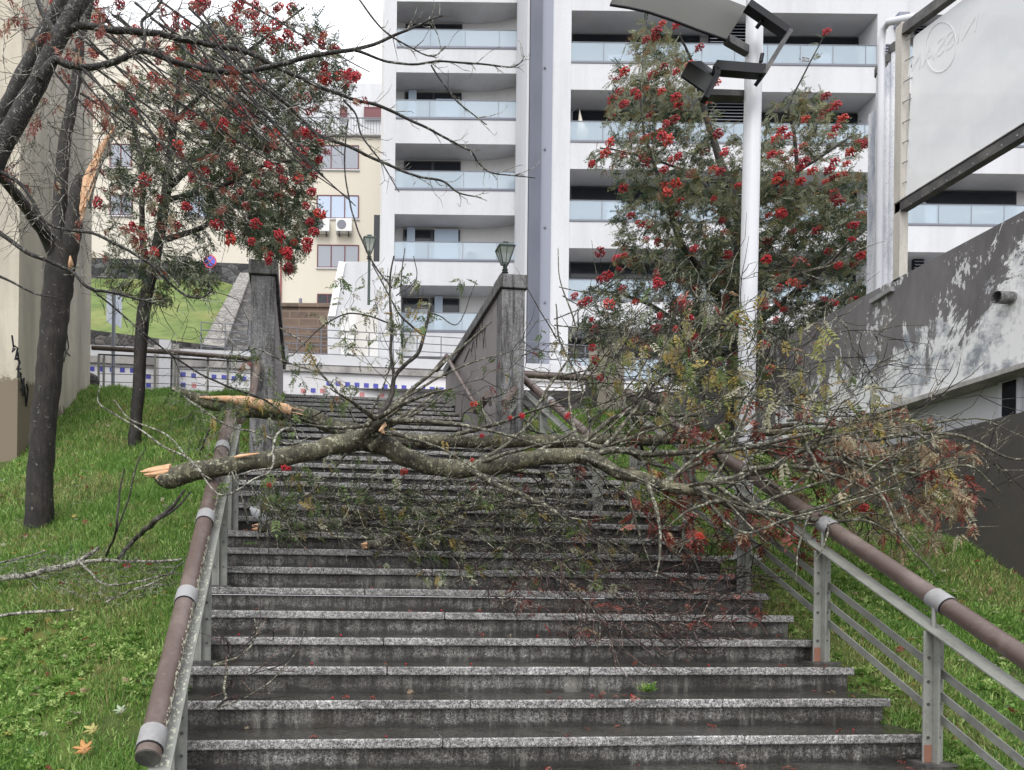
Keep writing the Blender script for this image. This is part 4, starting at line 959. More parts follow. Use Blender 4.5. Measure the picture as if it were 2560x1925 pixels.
def berries(points, parent, scale=(.7, 1.15), seed=0, maxn=100, pal=None):
    r = random.Random(seed); pts = sorted(points, key=lambda p: (p-E0).length)
    for p in pts[:maxn]:
        me = r.choice([BM[i] for i in (pal or range(5))]); o = link('berry_cluster', me, parent); s = r.uniform(*scale)
        o.matrix_world = Matrix.Translation(p) @ Matrix.Rotation(r.uniform(0, 6), 4, 'Z') @ Matrix.Rotation(r.uniform(-.9, .9), 4, 'X') @ Matrix.Diagonal((s, s*r.uniform(.7, 1), s*r.uniform(.8, 1.5), 1))
    if len(pts) > maxn:
        V = []; F = []; o_ = 0; mi = []
        for p in pts[maxn:]:
            me = BM[0]; s = r.uniform(*scale); v = np.empty(len(me.vertices)*3); me.vertices.foreach_get('co', v); v = v.reshape(-1, 3)
            tri = [tuple(f.vertices) for f in me.polygons if len(f.vertices) == 3]
            V.append(v*s+np.array(tuple(p))); F.append(np.array(tri)+o_); mi.append(np.full(len(tri), r.randrange(3))); o_ += len(v)
        o = npmesh('small_berries', np.vstack(V), np.vstack(F), [M_berry, M_berryo, M_berryd], np.concatenate(mi), parent, True); o['kind'] = 'stuff'
def nodes_of(*lst, step=1): return [(p, r) for P, R in lst for p, r in list(zip(P, R))[::step]]

# ------------------------------------------------------------------ right rowan with berries
random.seed(11)
TD3 = 10.6
rb_ = hit(1832, 1110, zr, 8, 13); TD3 = (rb_-E0).dot(FW)
RW = thing('rowan_tree', rb_, 'tall rowan full of red berry clusters behind the white lamp post', 'tree')
b = MB()
a1 = limb(b, [(1832, 1118, TD3, 46), (1838, 1000, TD3, 40), (1845, 860, TD3, 36), (1838, 720, TD3, 32), (1850, 560, TD3, 25), (1800, 400, TD3+.1, 18), (1760, 280, TD3+.2, 12), (1735, 170, TD3+.1, 8), (1700, 90, TD3, 4)], 10)
a2 = limb(b, [(1838, 800, TD3, 24), (1760, 690, TD3-.3, 18), (1700, 600, TD3-.6, 14), (1660, 480, TD3-.7, 10), (1610, 330, TD3-.7, 6), (1600, 200, TD3-.6, 4)], 8)
a3 = limb(b, [(1843, 700, TD3, 22), (1930, 600, TD3+.2, 16), (1990, 480, TD3+.4, 12), (1985, 330, TD3+.3, 8), (1975, 260, TD3+.2, 5), (2060, 90, TD3, 3)], 8)
a4 = limb(b, [(1845, 850, TD3, 20), (1950, 760, TD3-.4, 15), (2050, 680, TD3-.6, 11), (2130, 600, TD3-.6, 7), (2190, 560, TD3-.5, 4)], 8)
a5 = limb(b, [(1836, 900, TD3, 18), (1740, 840, TD3+.3, 13), (1620, 760, TD3+.5, 9), (1520, 730, TD3+.4, 6)], 8)
a6 = limb(b, [(1845, 620, TD3, 16), (1790, 500, TD3+.8, 11), (1720, 430, TD3+1.0, 7), (1560, 380, TD3+.9, 4), (1500, 370, TD3+.9, 3)], 8)
a7 = limb(b, [(1843, 640, TD3, 14), (1900, 500, TD3-.7, 10), (2040, 400, TD3-.9, 7), (2130, 340, TD3-.8, 4)], 8)
b.build('trunk', M_bark, RW)
polyR = [(1600, 35), (1660, 60), (1715, 130), (1790, 170), (1800, 290), (1880, 330), (1960, 240), (2030, 215), (2090, 235), (2120, 300), (2175, 345), (2150, 400), (2195, 480), (2240, 590), (2230, 700), (2150, 780), (2080, 860), (2000, 920), (1900, 960), (1700, 950), (1560, 900), (1470, 860), (1440, 750), (1500, 690), (1545, 620), (1520, 560), (1560, 480), (1470, 410), (1440, 390), (1520, 370), (1530, 260), (1525, 170), (1570, 110)]
tg = sample(polyR, 1350, TD3-1.5, TD3+1.5, .47, 1.1, 3)
tg += sample([(1990, 470), (2180, 520), (2150, 800), (1900, 930), (1650, 900), (1640, 520), (1800, 430)], 520, TD3-1.2, TD3+1.6, .3, 1.1, 4)
b = MB(); tw = grow(b, nodes_of(a1, a2, a3, a4, a5, a6, a7), tg, a1[0][12], .003, wob=.10)
tw.append((a3[0][-6:], a3[1][-6:]))
o = b.build('twigs', M_twigd, RW)
P, D = spray(tw, 7, .6, .75, .3)
hgt = np.array([p.z for p in P]); tone = []
for p in P:
    h = (p.z-5)/5+noise.noise(p*1.3)*.7; q = random.random()
    tone.append(3 if q < .12+.14*max(0, h) else 2 if q < .28+.45*max(0, min(1, h)) else 4 if q > .985-.06*max(0, h) else (0 if q < .72 else 1))
leaves('crown', P, D, L_dark, None, RW, (.75, 1.15), 5, .145, .0165, .046, np.array(tone), 5)
hand = [(1880-240, 80), (1655, 60), (1615, 100), (1690, 65), (1748, 120), (1585, 230), (1640, 95), (1625, 290), (1650, 330), (1685, 300), (1770, 250), (1690, 180), (1560, 260), (1800, 430), (1630, 190)]
zoomR = [(2066, 80), (2088, 265), (2060, 280), (2090, 320), (1970, 340), (2050, 300), (1985, 383), (1947, 385), (1940, 452), (1946, 440), (1962, 457), (2145, 355), (2166, 362), (2127, 380), (2116, 410), (2073, 425), (2084, 445), (2084, 482), (2098, 505), (2105, 440), (2010, 405), (2000, 420), (1950, 530), (1782, 425), (1845, 463), (1728, 435), (1783, 500), (1690, 540), (1665, 310), (1655, 340), (1610, 350), (1616, 406), (1660, 425), (1670, 350), (2188, 550), (2180, 555), (2224, 594), (2130, 598), (2150, 640), (2160, 635), (2190, 633), (2044, 576), (2071, 628), (1820, 638), (1670, 610), (1646, 608), (1915, 650), (2180, 682), (1940, 692), (1947, 720), (2060, 748), (2085, 757), (2135, 750), (1640, 680), (1646, 710), (1640, 690), (1615, 600), (1910, 768), (1938, 800), (1722, 795), (1718, 820), (1840, 805), (1897, 828), (2140, 815), (1920, 870), (2065, 860), (2100, 862), (1915, 940), (1730, 878), (1650, 790), (1560, 620), (1500, 700), (1436, 740), (1470, 750), (1455, 760), (1520, 690), (1480, 800), (1500, 630), (1540, 650), (1580, 655), (1480, 870), (1490, 900), (1500, 945), (1700, 700), (1650, 710), (1600, 560), (1560, 470), (1480, 410), (1512, 385), (1530, 290), (1530, 250), (1560, 640), (1700, 500), (1620, 560), (1680, 400), (1580, 340), (1560, 180), (1540, 200)]
pts = [Q(x*1.0, y, TD3-random.uniform(.6, 1.5)) for x, y in hand+zoomR]
pts += [p for p in sample(polyR, 90, TD3-1.6, TD3-.3, .35, 2, 9)]
berries(pts, RW, (.95, 1.5), 2, pal=(0, 1, 3, 4, 0, 1, 2))

# ------------------------------------------------------------------ slim rowan on the left lawn
random.seed(12)
r2 = hit(335, 1118, zl, 7, 12); T2 = (r2-E0).dot(FW)
LW = thing('rowan_tree', r2, 'slim dark rowan with berries standing between the beige wall and stair pillar', 'tree')
b = MB()
c1 = limb(b, [(335, 1126, T2, 33), (341, 1050, T2, 30), (350, 900, T2, 30), (358, 790, T2, 32), (375, 700, T2, 30), (392, 620, T2, 28), (408, 540, T2, 26), (420, 440, T2, 24), (432, 330, T2, 18), (450, 200, T2, 13), (470, 80, T2, 8)], 10)
c2 = limb(b, [(378, 690, T2, 18), (360, 620, T2, 15), (354, 540, T2, 14), (356, 420, T2, 12), (330, 300, T2+.2, 8)], 8)
c3 = limb(b, [(408, 600, T2, 15), (500, 570, T2-.2, 12), (580, 520, T2-.4, 9), (680, 480, T2-.4, 7), (760, 520, T2-.3, 5)], 8)
c4 = limb(b, [(420, 470, T2, 16), (520, 380, T2+.3, 12), (640, 280, T2+.4, 9), (760, 180, T2+.3, 6), (850, 200, T2+.2, 4)], 8)
c5 = limb(b, [(440, 300, T2, 12), (560, 180, T2-.4, 9), (680, 80, T2-.4, 6), (760, 20, T2-.3, 4)], 8)
c6 = limb(b, [(415, 500, T2, 14), (540, 470, T2-.8, 10), (640, 420, T2-1, 7), (740, 400, T2-.9, 5)], 8)
b.build('trunk', M_bark, LW)
polyL = [(240, 520), (260, 420), (330, 420), (420, 330), (430, 120), (560, 20), (700, -20), (830, 30), (850, 120), (905, 180), (880, 250), (850, 330), (800, 380), (790, 470), (800, 560), (745, 610), (755, 660), (700, 680), (640, 650), (580, 590), (520, 600), (500, 670), (560, 700), (470, 720), (410, 700), (340, 620), (270, 600)]
tg = sample(polyL, 640, T2-1.6, T2+1.4, .52, 1.1, 5)+sample([(480, 330), (560, 240), (800, 330), (790, 560), (740, 670), (600, 600), (480, 480)], 330, T2-1.2, T2+1.4, .35, 1.1, 6)
tg += sample([(230, 250), (420, 150), (440, 420), (300, 480)], 110, T2-.6, T2+1.4, .4, 1.1, 7)
tg += sample([(250, 600), (400, 620), (520, 640), (560, 700), (430, 800), (320, 760), (260, 680)], 80, T2-.8, T2+.8, .4, 1.2, 8)
b = MB(); tw = grow(b, nodes_of(c1, c2, c3, c4, c5, c6), tg, c1[0][30], .003, wob=.1); b.build('twigs', M_twigd, LW)
P, D = spray(tw, 5, .6, .75, .35); tone = []
for p in P:
    q = random.random(); tone.append(0 if q < .42 else 1 if q < .66 else 2 if q < .90 else 3 if q < .965 else 4)
leaves('crown', P, D, L_dark, None, LW, (.75, 1.15), 5, .145, .0165, .046, np.array(tone), 6)
hl = [(700, 110), (730, 115), (745, 120), (720, 90), (770, 100), (835, 125), (812, 190), (805, 195), (820, 205), (850, 190), (865, 215), (885, 195), (890, 190), (870, 190), (810, 165), (780, 160), (745, 245), (790, 272), (735, 282), (600, 275), (625, 270), (615, 290), (625, 295), (560, 310), (570, 320), (555, 315), (510, 315), (688, 335), (765, 330), (780, 335), (800, 358), (668, 370), (756, 378), (815, 380), (798, 400), (580, 420), (668, 410), (675, 415), (700, 425), (755, 412), (765, 415), (709, 450), (575, 455), (600, 480), (640, 460), (785, 440), (780, 480), (695, 490), (615, 515), (730, 480), (765, 515), (800, 535), (405, 500), (332, 568), (440, 565), (535, 562), (545, 562), (333, 600), (386, 625), (386, 632), (575, 600), (700, 590), (720, 630), (710, 625), (735, 605), (770, 605), (768, 622), (785, 580), (775, 555), (725, 675), (720, 670), (690, 25), (480, 15), (515, 10), (590, 20), (640, 80), (665, 75), (440, 60), (690, 60), (600, 10), (300, 12), (510, 5), (240, 50), (170, 150), (450, 370), (442, 360), (640, 560), (500, 430), (515, 430)]
berries([Q(x, y, T2-random.uniform(.7, 1.6)) for x, y in hl]+sample(polyL, 50, T2-1.6, T2-.3, .4, 2, 10)+sample([(130, 0), (760, 0), (860, 150), (640, 280), (300, 300), (180, 160)], 40, T2-1.6, T2-.3, 0, 2, 12), LW, (.9, 1.4), 3, pal=(0, 1, 3, 4, 0, 1, 2))
#P5
# ------------------------------------------------------------------ big broken tree, left foreground
random.seed(13)
M_twigk = bark('black_twig', (.010, .008, .008), (.030, .024, .020), (.15, .14, .12), .08, 26)
t1 = hit(95, 1322, zl, 4, 9); T1 = (t1-E0).dot(FW)
BT = thing('broken_tree', t1, 'thick dark tree with a torn orange splintered limb, nearest on the left lawn', 'tree')
b = MB()
d1 = limb(b, [(95, 1345, T1, 76), (97, 1300, T1, 68), (103, 1150, T1, 62), (115, 1000, T1, 60), (130, 860, T1, 62), (140, 760, T1, 68), (148, 680, T1, 70), (150, 620, T1, 52), (152, 500, T1, 34), (158, 380, T1, 30), (178, 280, T1, 26), (190, 190, T1, 24), (205, 90, T1, 20), (225, 0, T1, 18), (240, -90, T1, 14)], 14, jit=.07)
d2 = limb(b, [(160, 700, T1, 46), (178, 600, T1-.05, 42), (190, 520, T1-.05, 40), (196, 470, T1-.05, 36), (203, 440, T1-.05, 22)], 12)
d3 = limb(b, [(148, 670, T1, 40), (120, 600, T1-.1, 34), (80, 540, T1-.3, 30), (35, 480, T1-.5, 27), (-20, 420, T1-.7, 24), (-90, 360, T1-.8, 20)], 10)
b.build('trunk', M_bark, BT)
b = MB()
q1, q2, q3, q4 = Q(203, 555, T1-.22), Q(212, 470, T1-.2), Q(250, 380, T1-.15), Q(290, 312, T1-.1)
b.tube(catmull([q1, q2, q3, q4], 5), [.008, .016, .026, .030, .030, .029, .031, .029, .028, .028, .026, .022, .020, .016, .010, .003], 7, 0, True, .75)
for i in range(16):
    q = q1.lerp(q3, random.random())+Vector((random.uniform(-.03, .03), -.03, 0)); b.tube([q, q+(q3-q2).normalized()*random.uniform(.08, .28)+Vector((random.uniform(-.03, .03), -.01, 0))], [.010, .001], 4, 0, True, .4)
sp = b.build('splintered_wood', M_wood, BT)
b = MB(); b.tube(catmull([Q(222, 520, T1-.1), Q(236, 450, T1-.1), Q(266, 372, T1-.05), Q(292, 318, T1-.02)], 5), [.015]+[.022]*13+[.015, .004], 6, 0, True, .3); b.build('bark_strip', M_twig, sp)
b = MB(); b.tube([Q(176, 640, T1-.22), Q(177, 660, T1-.24), Q(174, 672, T1-.2)], [.006, .022, .008], 7, 0, True, .5); b.build('wood_scar', M_wood, BT)
# bare whippy limbs of the leaning tree off the left edge
ND = 5.0
NT = thing('leaning_tree', Q(-330, 900, ND), 'leaning bare tree at the far left with long lichened branches over the picture', 'tree')
b = MB()
e1 = limb(b, [(-480, 1500, ND, 90), (-330, 1000, ND, 80), (-150, 680, ND, 64), (0, 375, ND, 50), (60, 270, ND, 46), (130, 130, ND, 42), (215, -30, ND, 36), (260, -120, ND, 34)], 14)
e2 = limb(b, [(-250, 820, ND, 50), (-100, 500, ND+.3, 46), (0, 300, ND+.3, 36), (80, 140, ND+.3, 34), (160, -10, ND+.3, 30), (200, -90, ND+.3, 30)], 12)
f1 = limb(b, [(165, 75, ND, 24), (195, 66, ND, 18), (250, 70, ND, 17), (330, 78, ND+.05, 16), (400, 86, ND+.1, 15), (500, 108, ND+.1, 13), (608, 126, ND+.2, 12), (700, 170, ND+.2, 10), (781, 208, ND+.2, 9), (860, 240, ND+.25, 8), (930, 260, ND+.3, 8), (1010, 295, ND+.3, 7), (1078, 325, ND+.3, 6), (1150, 365, ND+.3, 5), (1178, 378, ND+.3, 5), (1200, 410, ND+.35, 4), (1238, 434, ND+.35, 3.5), (1338, 445, ND+.4, 2)], 8)
f2 = limb(b, [(100, 200, ND-.1, 26), (139, 152, ND-.1, 20), (170, 166, ND-.1, 18), (217, 169, ND-.1, 16), (260, 163, ND-.1, 16), (310, 145, ND-.1, 15), (360, 126, ND-.1, 14), (434, 152, ND-.1, 14), (543, 178, ND, 13), (629, 176, ND, 12), (720, 155, ND, 11), (812, 135, ND, 10), (887, 126, ND, 9), (982, 91, ND, 7), (1069, 52, ND, 5), (1108, 39, ND, 3)], 8)
f3 = limb(b, [(887, 126, ND, 7), (950, 148, ND, 6), (1017, 161, ND, 5.5), (1104, 152, ND, 5), (1190, 161, ND, 4.5), (1273, 167, ND, 4), (1300, 158, ND, 3), (1312, 140, ND, 2)], 6)
f4 = limb(b, [(1078, 163, ND, 4.5), (1110, 210, ND, 4), (1150, 260, ND, 3.5), (1217, 312, ND, 2.5)], 5)
f5 = limb(b, [(540, 120, ND+.1, 10), (608, 187, ND+.1, 9), (690, 240, ND+.15, 8), (738, 282, ND+.2, 8), (803, 338, ND+.2, 8), (880, 370, ND+.2, 7.5), (960, 408, ND+.2, 6.5), (1040, 440, ND+.2, 5.5), (1104, 451, ND+.2, 5), (1147, 482, ND+.2, 4), (1204, 495, ND+.2, 2.5)], 7)
f6 = limb(b, [(360, 126, ND-.1, 10), (362, 95, ND-.1, 8), (355, 55, ND-.1, 8), (385, 30, ND-.1, 7), (405, 0, ND-.1, 6)], 7)
f7 = limb(b, [(884, -20, ND-.2, 4), (920, 30, ND-.2, 5), (960, 75, ND-.2, 4.5), (1010, 110, ND-.2, 4), (1080, 140, ND-.2, 3), (1115, 115, ND-.2, 2)], 5)
f8 = limb(b, [(140, 90, ND, 22), (118, 50, ND, 16), (100, 20, ND, 14), (78, -30, ND, 12)], 8)
f9 = limb(b, [(860, 250, ND+.2, 6), (890, 285, ND+.2, 5), (905, 340, ND+.2, 4.5), (950, 400, ND+.2, 4), (998, 480, ND+.2, 2.5)], 5)
f10 = limb(b, [(870, 300, ND+.2, 4), (860, 400, ND+.2, 4), (878, 520, ND+.2, 4), (905, 600, ND+.1, 4.5), (935, 660, ND+.1, 5), (980, 720, ND+.1, 4)], 5)
f11 = limb(b, [(-40, 540, ND-.2, 14), (0, 580, ND-.2, 12), (60, 625, ND-.2, 11), (130, 658, ND-.2, 10), (180, 680, ND-.2, 9), (225, 718, ND-.2, 8), (300, 735, ND-.1, 7), (420, 768, ND-.1, 3)], 7)
f12 = limb(b, [(0, 430, ND, 12), (60, 470, ND, 9), (120, 560, ND, 7), (250, 590, ND-.1, 7), (380, 665, ND-.1, 7), (450, 730, ND, 6), (500, 745, ND, 5), (530, 728, ND, 3)], 7)
f13 = limb(b, [(225, 718, ND-.2, 5), (320, 800, ND, 5), (430, 890, ND+.2, 5), (540, 955, ND+.5, 5), (660, 1000, ND+.8, 5), (740, 1060, ND+1, 4)], 5)
f14 = limb(b, [(-20, 680, ND-.3, 8), (30, 705, ND-.3, 6), (90, 735, ND-.3, 5), (145, 745, ND-.3, 3)], 5)
# hanging bundle through the crown centre
hang = []
for i in range(46):
    x0 = random.uniform(120, 620); y0 = random.uniform(-10, 260); L = random.uniform(200, 520); a = random.uniform(.45, .95)
    D = ND+random.uniform(-.3, 1.3); k = random.uniform(-.25, .35)
    sp_ = [(x0+L*a*f, y0+L*(f*.8+k*f*f*.5)*(1.05-a*.35), D, 6.5-4.2*f) for f in (0, .25, .5, .75, 1)]
    hang.append(limb(b, sp_, 5, .03, 4))
b.build('trunk', M_limb, NT)
tg = sample([(0, 0), (620, 0), (860, 150), (900, 330), (700, 480), (560, 620), (300, 640), (120, 560), (0, 620)], 700, ND-.4, ND+1.5, 0, 1, 20)
tg += sample([(100, 640), (420, 560), (560, 700), (700, 980), (500, 1000), (300, 800)], 60, ND-.2, ND+1, 0, 1, 21)
b = MB(); L_all = [f1, f2, f3, f4, f5, f6, f7, f8, f9, f10, f11, f12, f13, f14, d1, d3]+hang
tw = grow(b, nodes_of(*L_all), tg, Q(100, 100, ND), .0022, wob=.13, sag=.02, mi='mix')
base_tw = [(P_[i:i+3], R_[i:i+3]) for P_, R_ in (f1, f3, f4, f5, f7, f9, f2, f11, f12, f13) for i in range(len(P_)//3, len(P_)-3, 4)]
s1 = sidetwigs(b, base_tw, 2, .13, .0020, 4); sidetwigs(b, s1, 1, .08, .0014, 3); s2 = sidetwigs(b, tw, 2, .22, .0015, 3, mi='mix')
b.build('twigs', [M_twig, M_twigk], NT)
# dry red leaves on the left twigs
def px(p): v = p-E0; return PX+v.dot(RT)/v.dot(FW)*FPX, PY-v.z/v.dot(FW)*FPX
sel = [t for t in tw+s2 if random.random() < (.12 if px(t[0][-1])[1] < 330 and px(t[0][-1])[0] < 640 else .025)]
P, D = spray(sel, 3, .6, .5, .6); leaves('dry_leaves', P, D, L_red, [.35, .35, .12, .12, .06], NT, (.5, .9), 4, .08, .014, .038, None, 8)

# ------------------------------------------------------------------ fallen limbs across the stairs
random.seed(14)
def fallen(name, label, specs, twn, polys, seed, leafpal=None, lw=None, nleaf=4, berry=0, rt=.0022, per=2, Lr=.2, mats=None, sag=.02, leafp=.6, root=0, wsize=(.55, .95), group=None, nsec=0):
    P0 = Q(specs[0][0][0], specs[0][0][1], specs[0][0][2])
    t = thing(name, P0, label, 'branch', group)
    b = MB(); L = [limb(b, specs[0], 14 if specs[0][0][3] > 9 else 8, .02, 6, 0, .10)]
    b.build('limb', mats or M_barkg, t)
    if len(specs) > 1:
        b = MB(); L += [limb(b, s_, 10 if s_[0][3] > 20 else 7, .02, 6, 0, .10) for s_ in specs[1:]]
        for i in range(nsec):      # arching secondary branches
            P_, R_ = random.choice(L[:6]); j = random.randrange(len(P_)//2 if P_ is L[0][0] else 2, len(P_)-1); x, y = px(P_[j]); D0 = (P_[j]-E0).dot(FW)
            a_ = random.choice((random.uniform(-1.3, -.1), random.uniform(-.5, .5), random.uniform(.2, 1.4))) if random.random() < .85 else random.uniform(1.8, 4.4)
            l = random.uniform(130, 430)*(.6 if a_ > .5 else 1); kk = random.uniform(-.9, .9); dd = random.uniform(-.7, .7); w0 = min(R_[j]*2*FPX/D0*.8, random.uniform(6, 17)); sp2 = [(x, y, D0, w0)]
            for q in range(1, 6):
                a2_ = a_+kk*q/5; x += math.cos(a2_)*l/5; y += math.sin(a2_)*l/5; D_ = D0+dd*q/5; pp = Q(x, y, D_)
                while pp.z < solid(pp.x, pp.y)+.02 and D_ > 3.6: D_ -= .08; pp = Q(x, y, D_)
                sp2.append((x, y, D_, w0*(1-.16*q)))
            if max(p[0] for p in sp2) < 2540: L.append(limb(b, sp2, 6, .03, 4, 0, .1))
        b.build('side_limbs', M_barkl, t)
    b = MB(); twa = []
    for (pl_, n_, da, db) in polys:
        tg = sample(pl_, n_, da, db, 0, 1, seed+n_, solid)
        twa += grow(b, nodes_of(*L), tg, P0, rt, wob=.14, sag=sag, clampf=solid, mi='mix')
    s_ = sidetwigs(b, twa, per, Lr, rt*.66, 3, solid, mi='mix') if per else []
    b.build('twigs', [M_twigm, M_twigk], t)
    return t, L, twa, s_
# front limb
FL = [(405, 1192, 5.35, 40.5), (425, 1194, 5.35, 49.7), (450, 1188, 5.35, 51.5), (520, 1172, 5.37, 47.8), (620, 1158, 5.4, 46.0), (720, 1140, 5.45, 46.0), (800, 1122, 5.5, 46.0), (880, 1103, 5.55, 49.7), (940, 1108, 5.6, 53.4), (1010, 1140, 5.6, 47.8), (1080, 1165, 5.65, 46.0), (1150, 1172, 5.65, 44.2), (1230, 1163, 5.65, 42.3), (1321, 1147, 5.584, 40.5), (1403, 1138, 5.507, 40.5), (1457, 1141, 5.457, 38.6), (1498, 1156, 5.419, 33.1), (1552, 1181, 5.37, 30.4), (1614, 1199, 5.37, 27.6), (1674, 1216, 5.37, 27.6), (1742, 1227, 5.37, 25.8)]
specs = [FL,
 [(1742, 1227, 5.37, 24), (1795, 1250, 5.32, 16), (1840, 1270, 5.27, 14), (1930, 1288, 5.22, 14), (2072, 1303, 5.22, 9), (2161, 1303, 5.12, 6), (2250, 1340, 5.12, 4)],
 [(1742, 1227, 5.37, 24), (1800, 1205, 5.42, 20), (1868, 1187, 5.47, 19), (1944, 1162, 5.52, 18), (1998, 1128, 5.52, 14), (2077, 1103, 5.52, 12), (2180, 1098, 5.52, 11), (2294, 1086, 5.52, 10), (2403, 1090, 5.52, 8), (2511, 1142, 5.42, 6), (2570, 1147, 5.42, 5)],
 [(1944, 1162, 5.52, 16), (2052, 1149, 5.52, 13), (2134, 1151, 5.52, 12), (2175, 1162, 5.42, 9), (2300, 1184, 5.32, 7), (2420, 1165, 5.22, 6), (2500, 1230, 5.22, 4)],
 [(1457, 1141, 5.457, 22), (1538, 1129, 5.431, 18), (1647, 1135, 5.47, 16), (1720, 1132, 5.52, 14), (1840, 1124, 5.52, 11), (1960, 1100, 5.62, 8), (2120, 1060, 5.72, 5), (2270, 1030, 5.72, 3)],
 [(890, 1098, 5.5, 32), (920, 1075, 5.45, 32), (945, 1055, 5.42, 30), (955, 1050, 5.42, 26)],
 [(1178, 1177, 5.6, 17), (1230, 1205, 5.5, 15), (1277, 1225, 5.425, 14), (1360, 1262, 5.297, 13), (1400, 1290, 5.26, 8)],
 [(1650, 1210, 5.37, 12), (1720, 1170, 5.52, 12), (1790, 1130, 5.62, 10), (1930, 1000, 5.82, 6), (2060, 900, 5.92, 4)],
 [(1440, 1125, 5.523, 12), (1500, 1070, 5.567, 12), (1560, 1035, 5.62, 11), (1650, 1038, 5.72, 8), (1790, 1040, 5.82, 5)],
 [(1560, 1035, 5.62, 8), (1650, 950, 5.82, 6), (1780, 830, 6.02, 4), (1890, 740, 6.12, 2)],
 [(1760, 1240, 5.32, 10), (1850, 1330, 4.92, 7), (1960, 1300, 4.82, 6), (2240, 1220, 4.82, 4)],
 [(2100, 1150, 5.42, 9), (2190, 1220, 5.22, 8), (2250, 1330, 5.02, 6), (2340, 1440, 4.92, 3)],
 [(1614, 1199, 5.32, 12), (1640, 1270, 5.12, 10), (1650, 1370, 5.02, 7), (1640, 1440, 4.92, 3)]]
bigR = [(1420, 1130), (1480, 960), (1560, 800), (1700, 760), (1960, 740), (2200, 880), (2420, 960), (2540, 1060), (2540, 1200), (2480, 1330), (2350, 1400), (2100, 1400), (1900, 1480), (1760, 1520), (1560, 1500), (1300, 1440), (1200, 1300), (1300, 1190)]
core = [(1400, 1140), (1500, 1000), (1700, 900), (2000, 930), (2300, 1050), (2400, 1200), (2200, 1330), (1900, 1380), (1600, 1420), (1350, 1360), (1260, 1250)]
rise = [(1400, 1000), (1440, 740), (1600, 640), (1900, 640), (2050, 620), (2200, 760), (2350, 900), (2200, 1040), (1800, 1000)]
under = [(640, 1200), (1200, 1190), (1420, 1180), (1500, 1340), (1300, 1400), (900, 1360), (640, 1340)]
ft, Lf, tw, stw = fallen('fallen_branch', 'thick mossy broken limb lying across both handrails of the stairs, front one', specs, 0,
    [(core, 300, 5.2, 6.8), (bigR, 280, 5.1, 6.9), (under, 190, 5.0, 6.4), (rise, 150, 5.4, 6.8)], 30, per=2, Lr=.32, rt=.0038, nsec=85)
# broken ends
b = MB(); e = Q(400, 1190, 5.35); d_ = (Q(400, 1190, 5.35)-Q(450, 1184, 5.35)).normalized(); u_ = UP
for i in range(44):
    a_ = random.uniform(0, 6.28); q = math.sqrt(random.random())*.062; o_ = e-d_*.03+FW*math.cos(a_)*q+UP*math.sin(a_)*q
    l = random.uniform(.03, .085)*(1.9 if math.sin(a_) > .1 else .8); b.tube([o_-d_*.05, o_+d_*l*.7, o_+d_*l], [.019, .014, .005], 5, 0, True, .5)
b.build('splintered_end', M_wood, ft)
b = MB(); e = Q(957, 1049, 5.42); d_ = (e-Q(920, 1072, 5.45)).normalized()
for i in range(10):
    a_ = random.uniform(0, 6.28); q = math.sqrt(random.random())*.034; o_ = e-d_*.05+FW*math.cos(a_)*q+UP*math.sin(a_)*q
    b.tube([o_, o_+d_*random.uniform(.05, .12)], [.014, .003], 5, 0, True, .5)
b.tube([Q(948, 1078, 5.35), Q(962, 1062, 5.35), Q(958, 1050, 5.35)], [.008, .016, .008], 6, 0, True, .4); b.build('splintered_end', M_wood, ft)
b = MB(); b.tube([Q(925, 1120, 5.5), Q(948, 1098, 5.45), Q(956, 1082, 5.43)], [.03, .018, .016], 7); b.build('stub', M_barkg, ft)
b = MB(); b.tube([Q(956, 1084, 5.42), Q(957, 1066, 5.42)], [.017, .005], 6, 0, True, .6); b.tube([Q(929, 1112, 5.51), Q(928, 1112, 5.50)], [.014, .014], 8); b.build('broken_stub', M_wood, ft)
b = MB(); b.tube(catmull([Q(585, 1143, 5.31), Q(610, 1139, 5.31), Q(650, 1133, 5.31)], 4), [.003, .009, .012, .012, .01, .01, .008, .006, .002], 5, 0, True, .3); b.build('torn_bark', M_wood, ft)
# leaves of the front limb: yellow-green above, rust to the right
allt = tw+stw
def px(p): v = p-E0; return PX+v.dot(RT)/v.dot(FW)*FPX, PY-v.z/v.dot(FW)*FPX
Py, Dy, Pr, Dr_, Pg, Dg = [], [], [], [], [], []
redp = [(1560, 1060), (1900, 1040), (2150, 1080), (2420, 1150), (2480, 1330), (2200, 1400), (1950, 1380), (1640, 1330)]
# ---
yelp = [(1560, 830), (1900, 700), (2080, 800), (2230, 980), (2380, 1120), (2420, 1260), (2050, 1150), (1750, 1120), (1560, 1000)]
for t_ in allt:
    x, y = px(t_[0][-1]); main = len(t_[0]) > 3
    if inpoly(x, y, redp) and random.random() < .20*(1.8 if noise.noise(t_[0][-1]*1.6) > .05 else .5): a_, c_ = spray([t_], 3, .55, .5, .7); Pr += a_; Dr_ += c_
    elif x > 1400 and random.random() < .03: a_, c_ = spray([t_], 2, .55, .4, .7); Pr += a_; Dr_ += c_
    if inpoly(x, y, yelp) and random.random() < .17: a_, c_ = spray([t_], 2, .5, .5, 1.1); Py += a_; Dy += c_
    elif x < 1900 and y < 1340 and random.random() < .045*(2 if noise.noise(t_[0][-1]*2.2) > .1 else .5): a_, c_ = spray([t_], 2, .55, .5, .7); Pg += a_; Dg += c_
leaves('dry_leaves', Pr, Dr_, L_red, [.36, .30, .14, .10, .10], ft, (.7, 1.25), 3, .085, .021, .046, None, 12, .5)
leaves('yellow_leaves', Py, Dy, L_yel, [.32, .22, .26, .20], ft, (.75, 1.2), 4, .12, .021, .044, None, 13, .5)
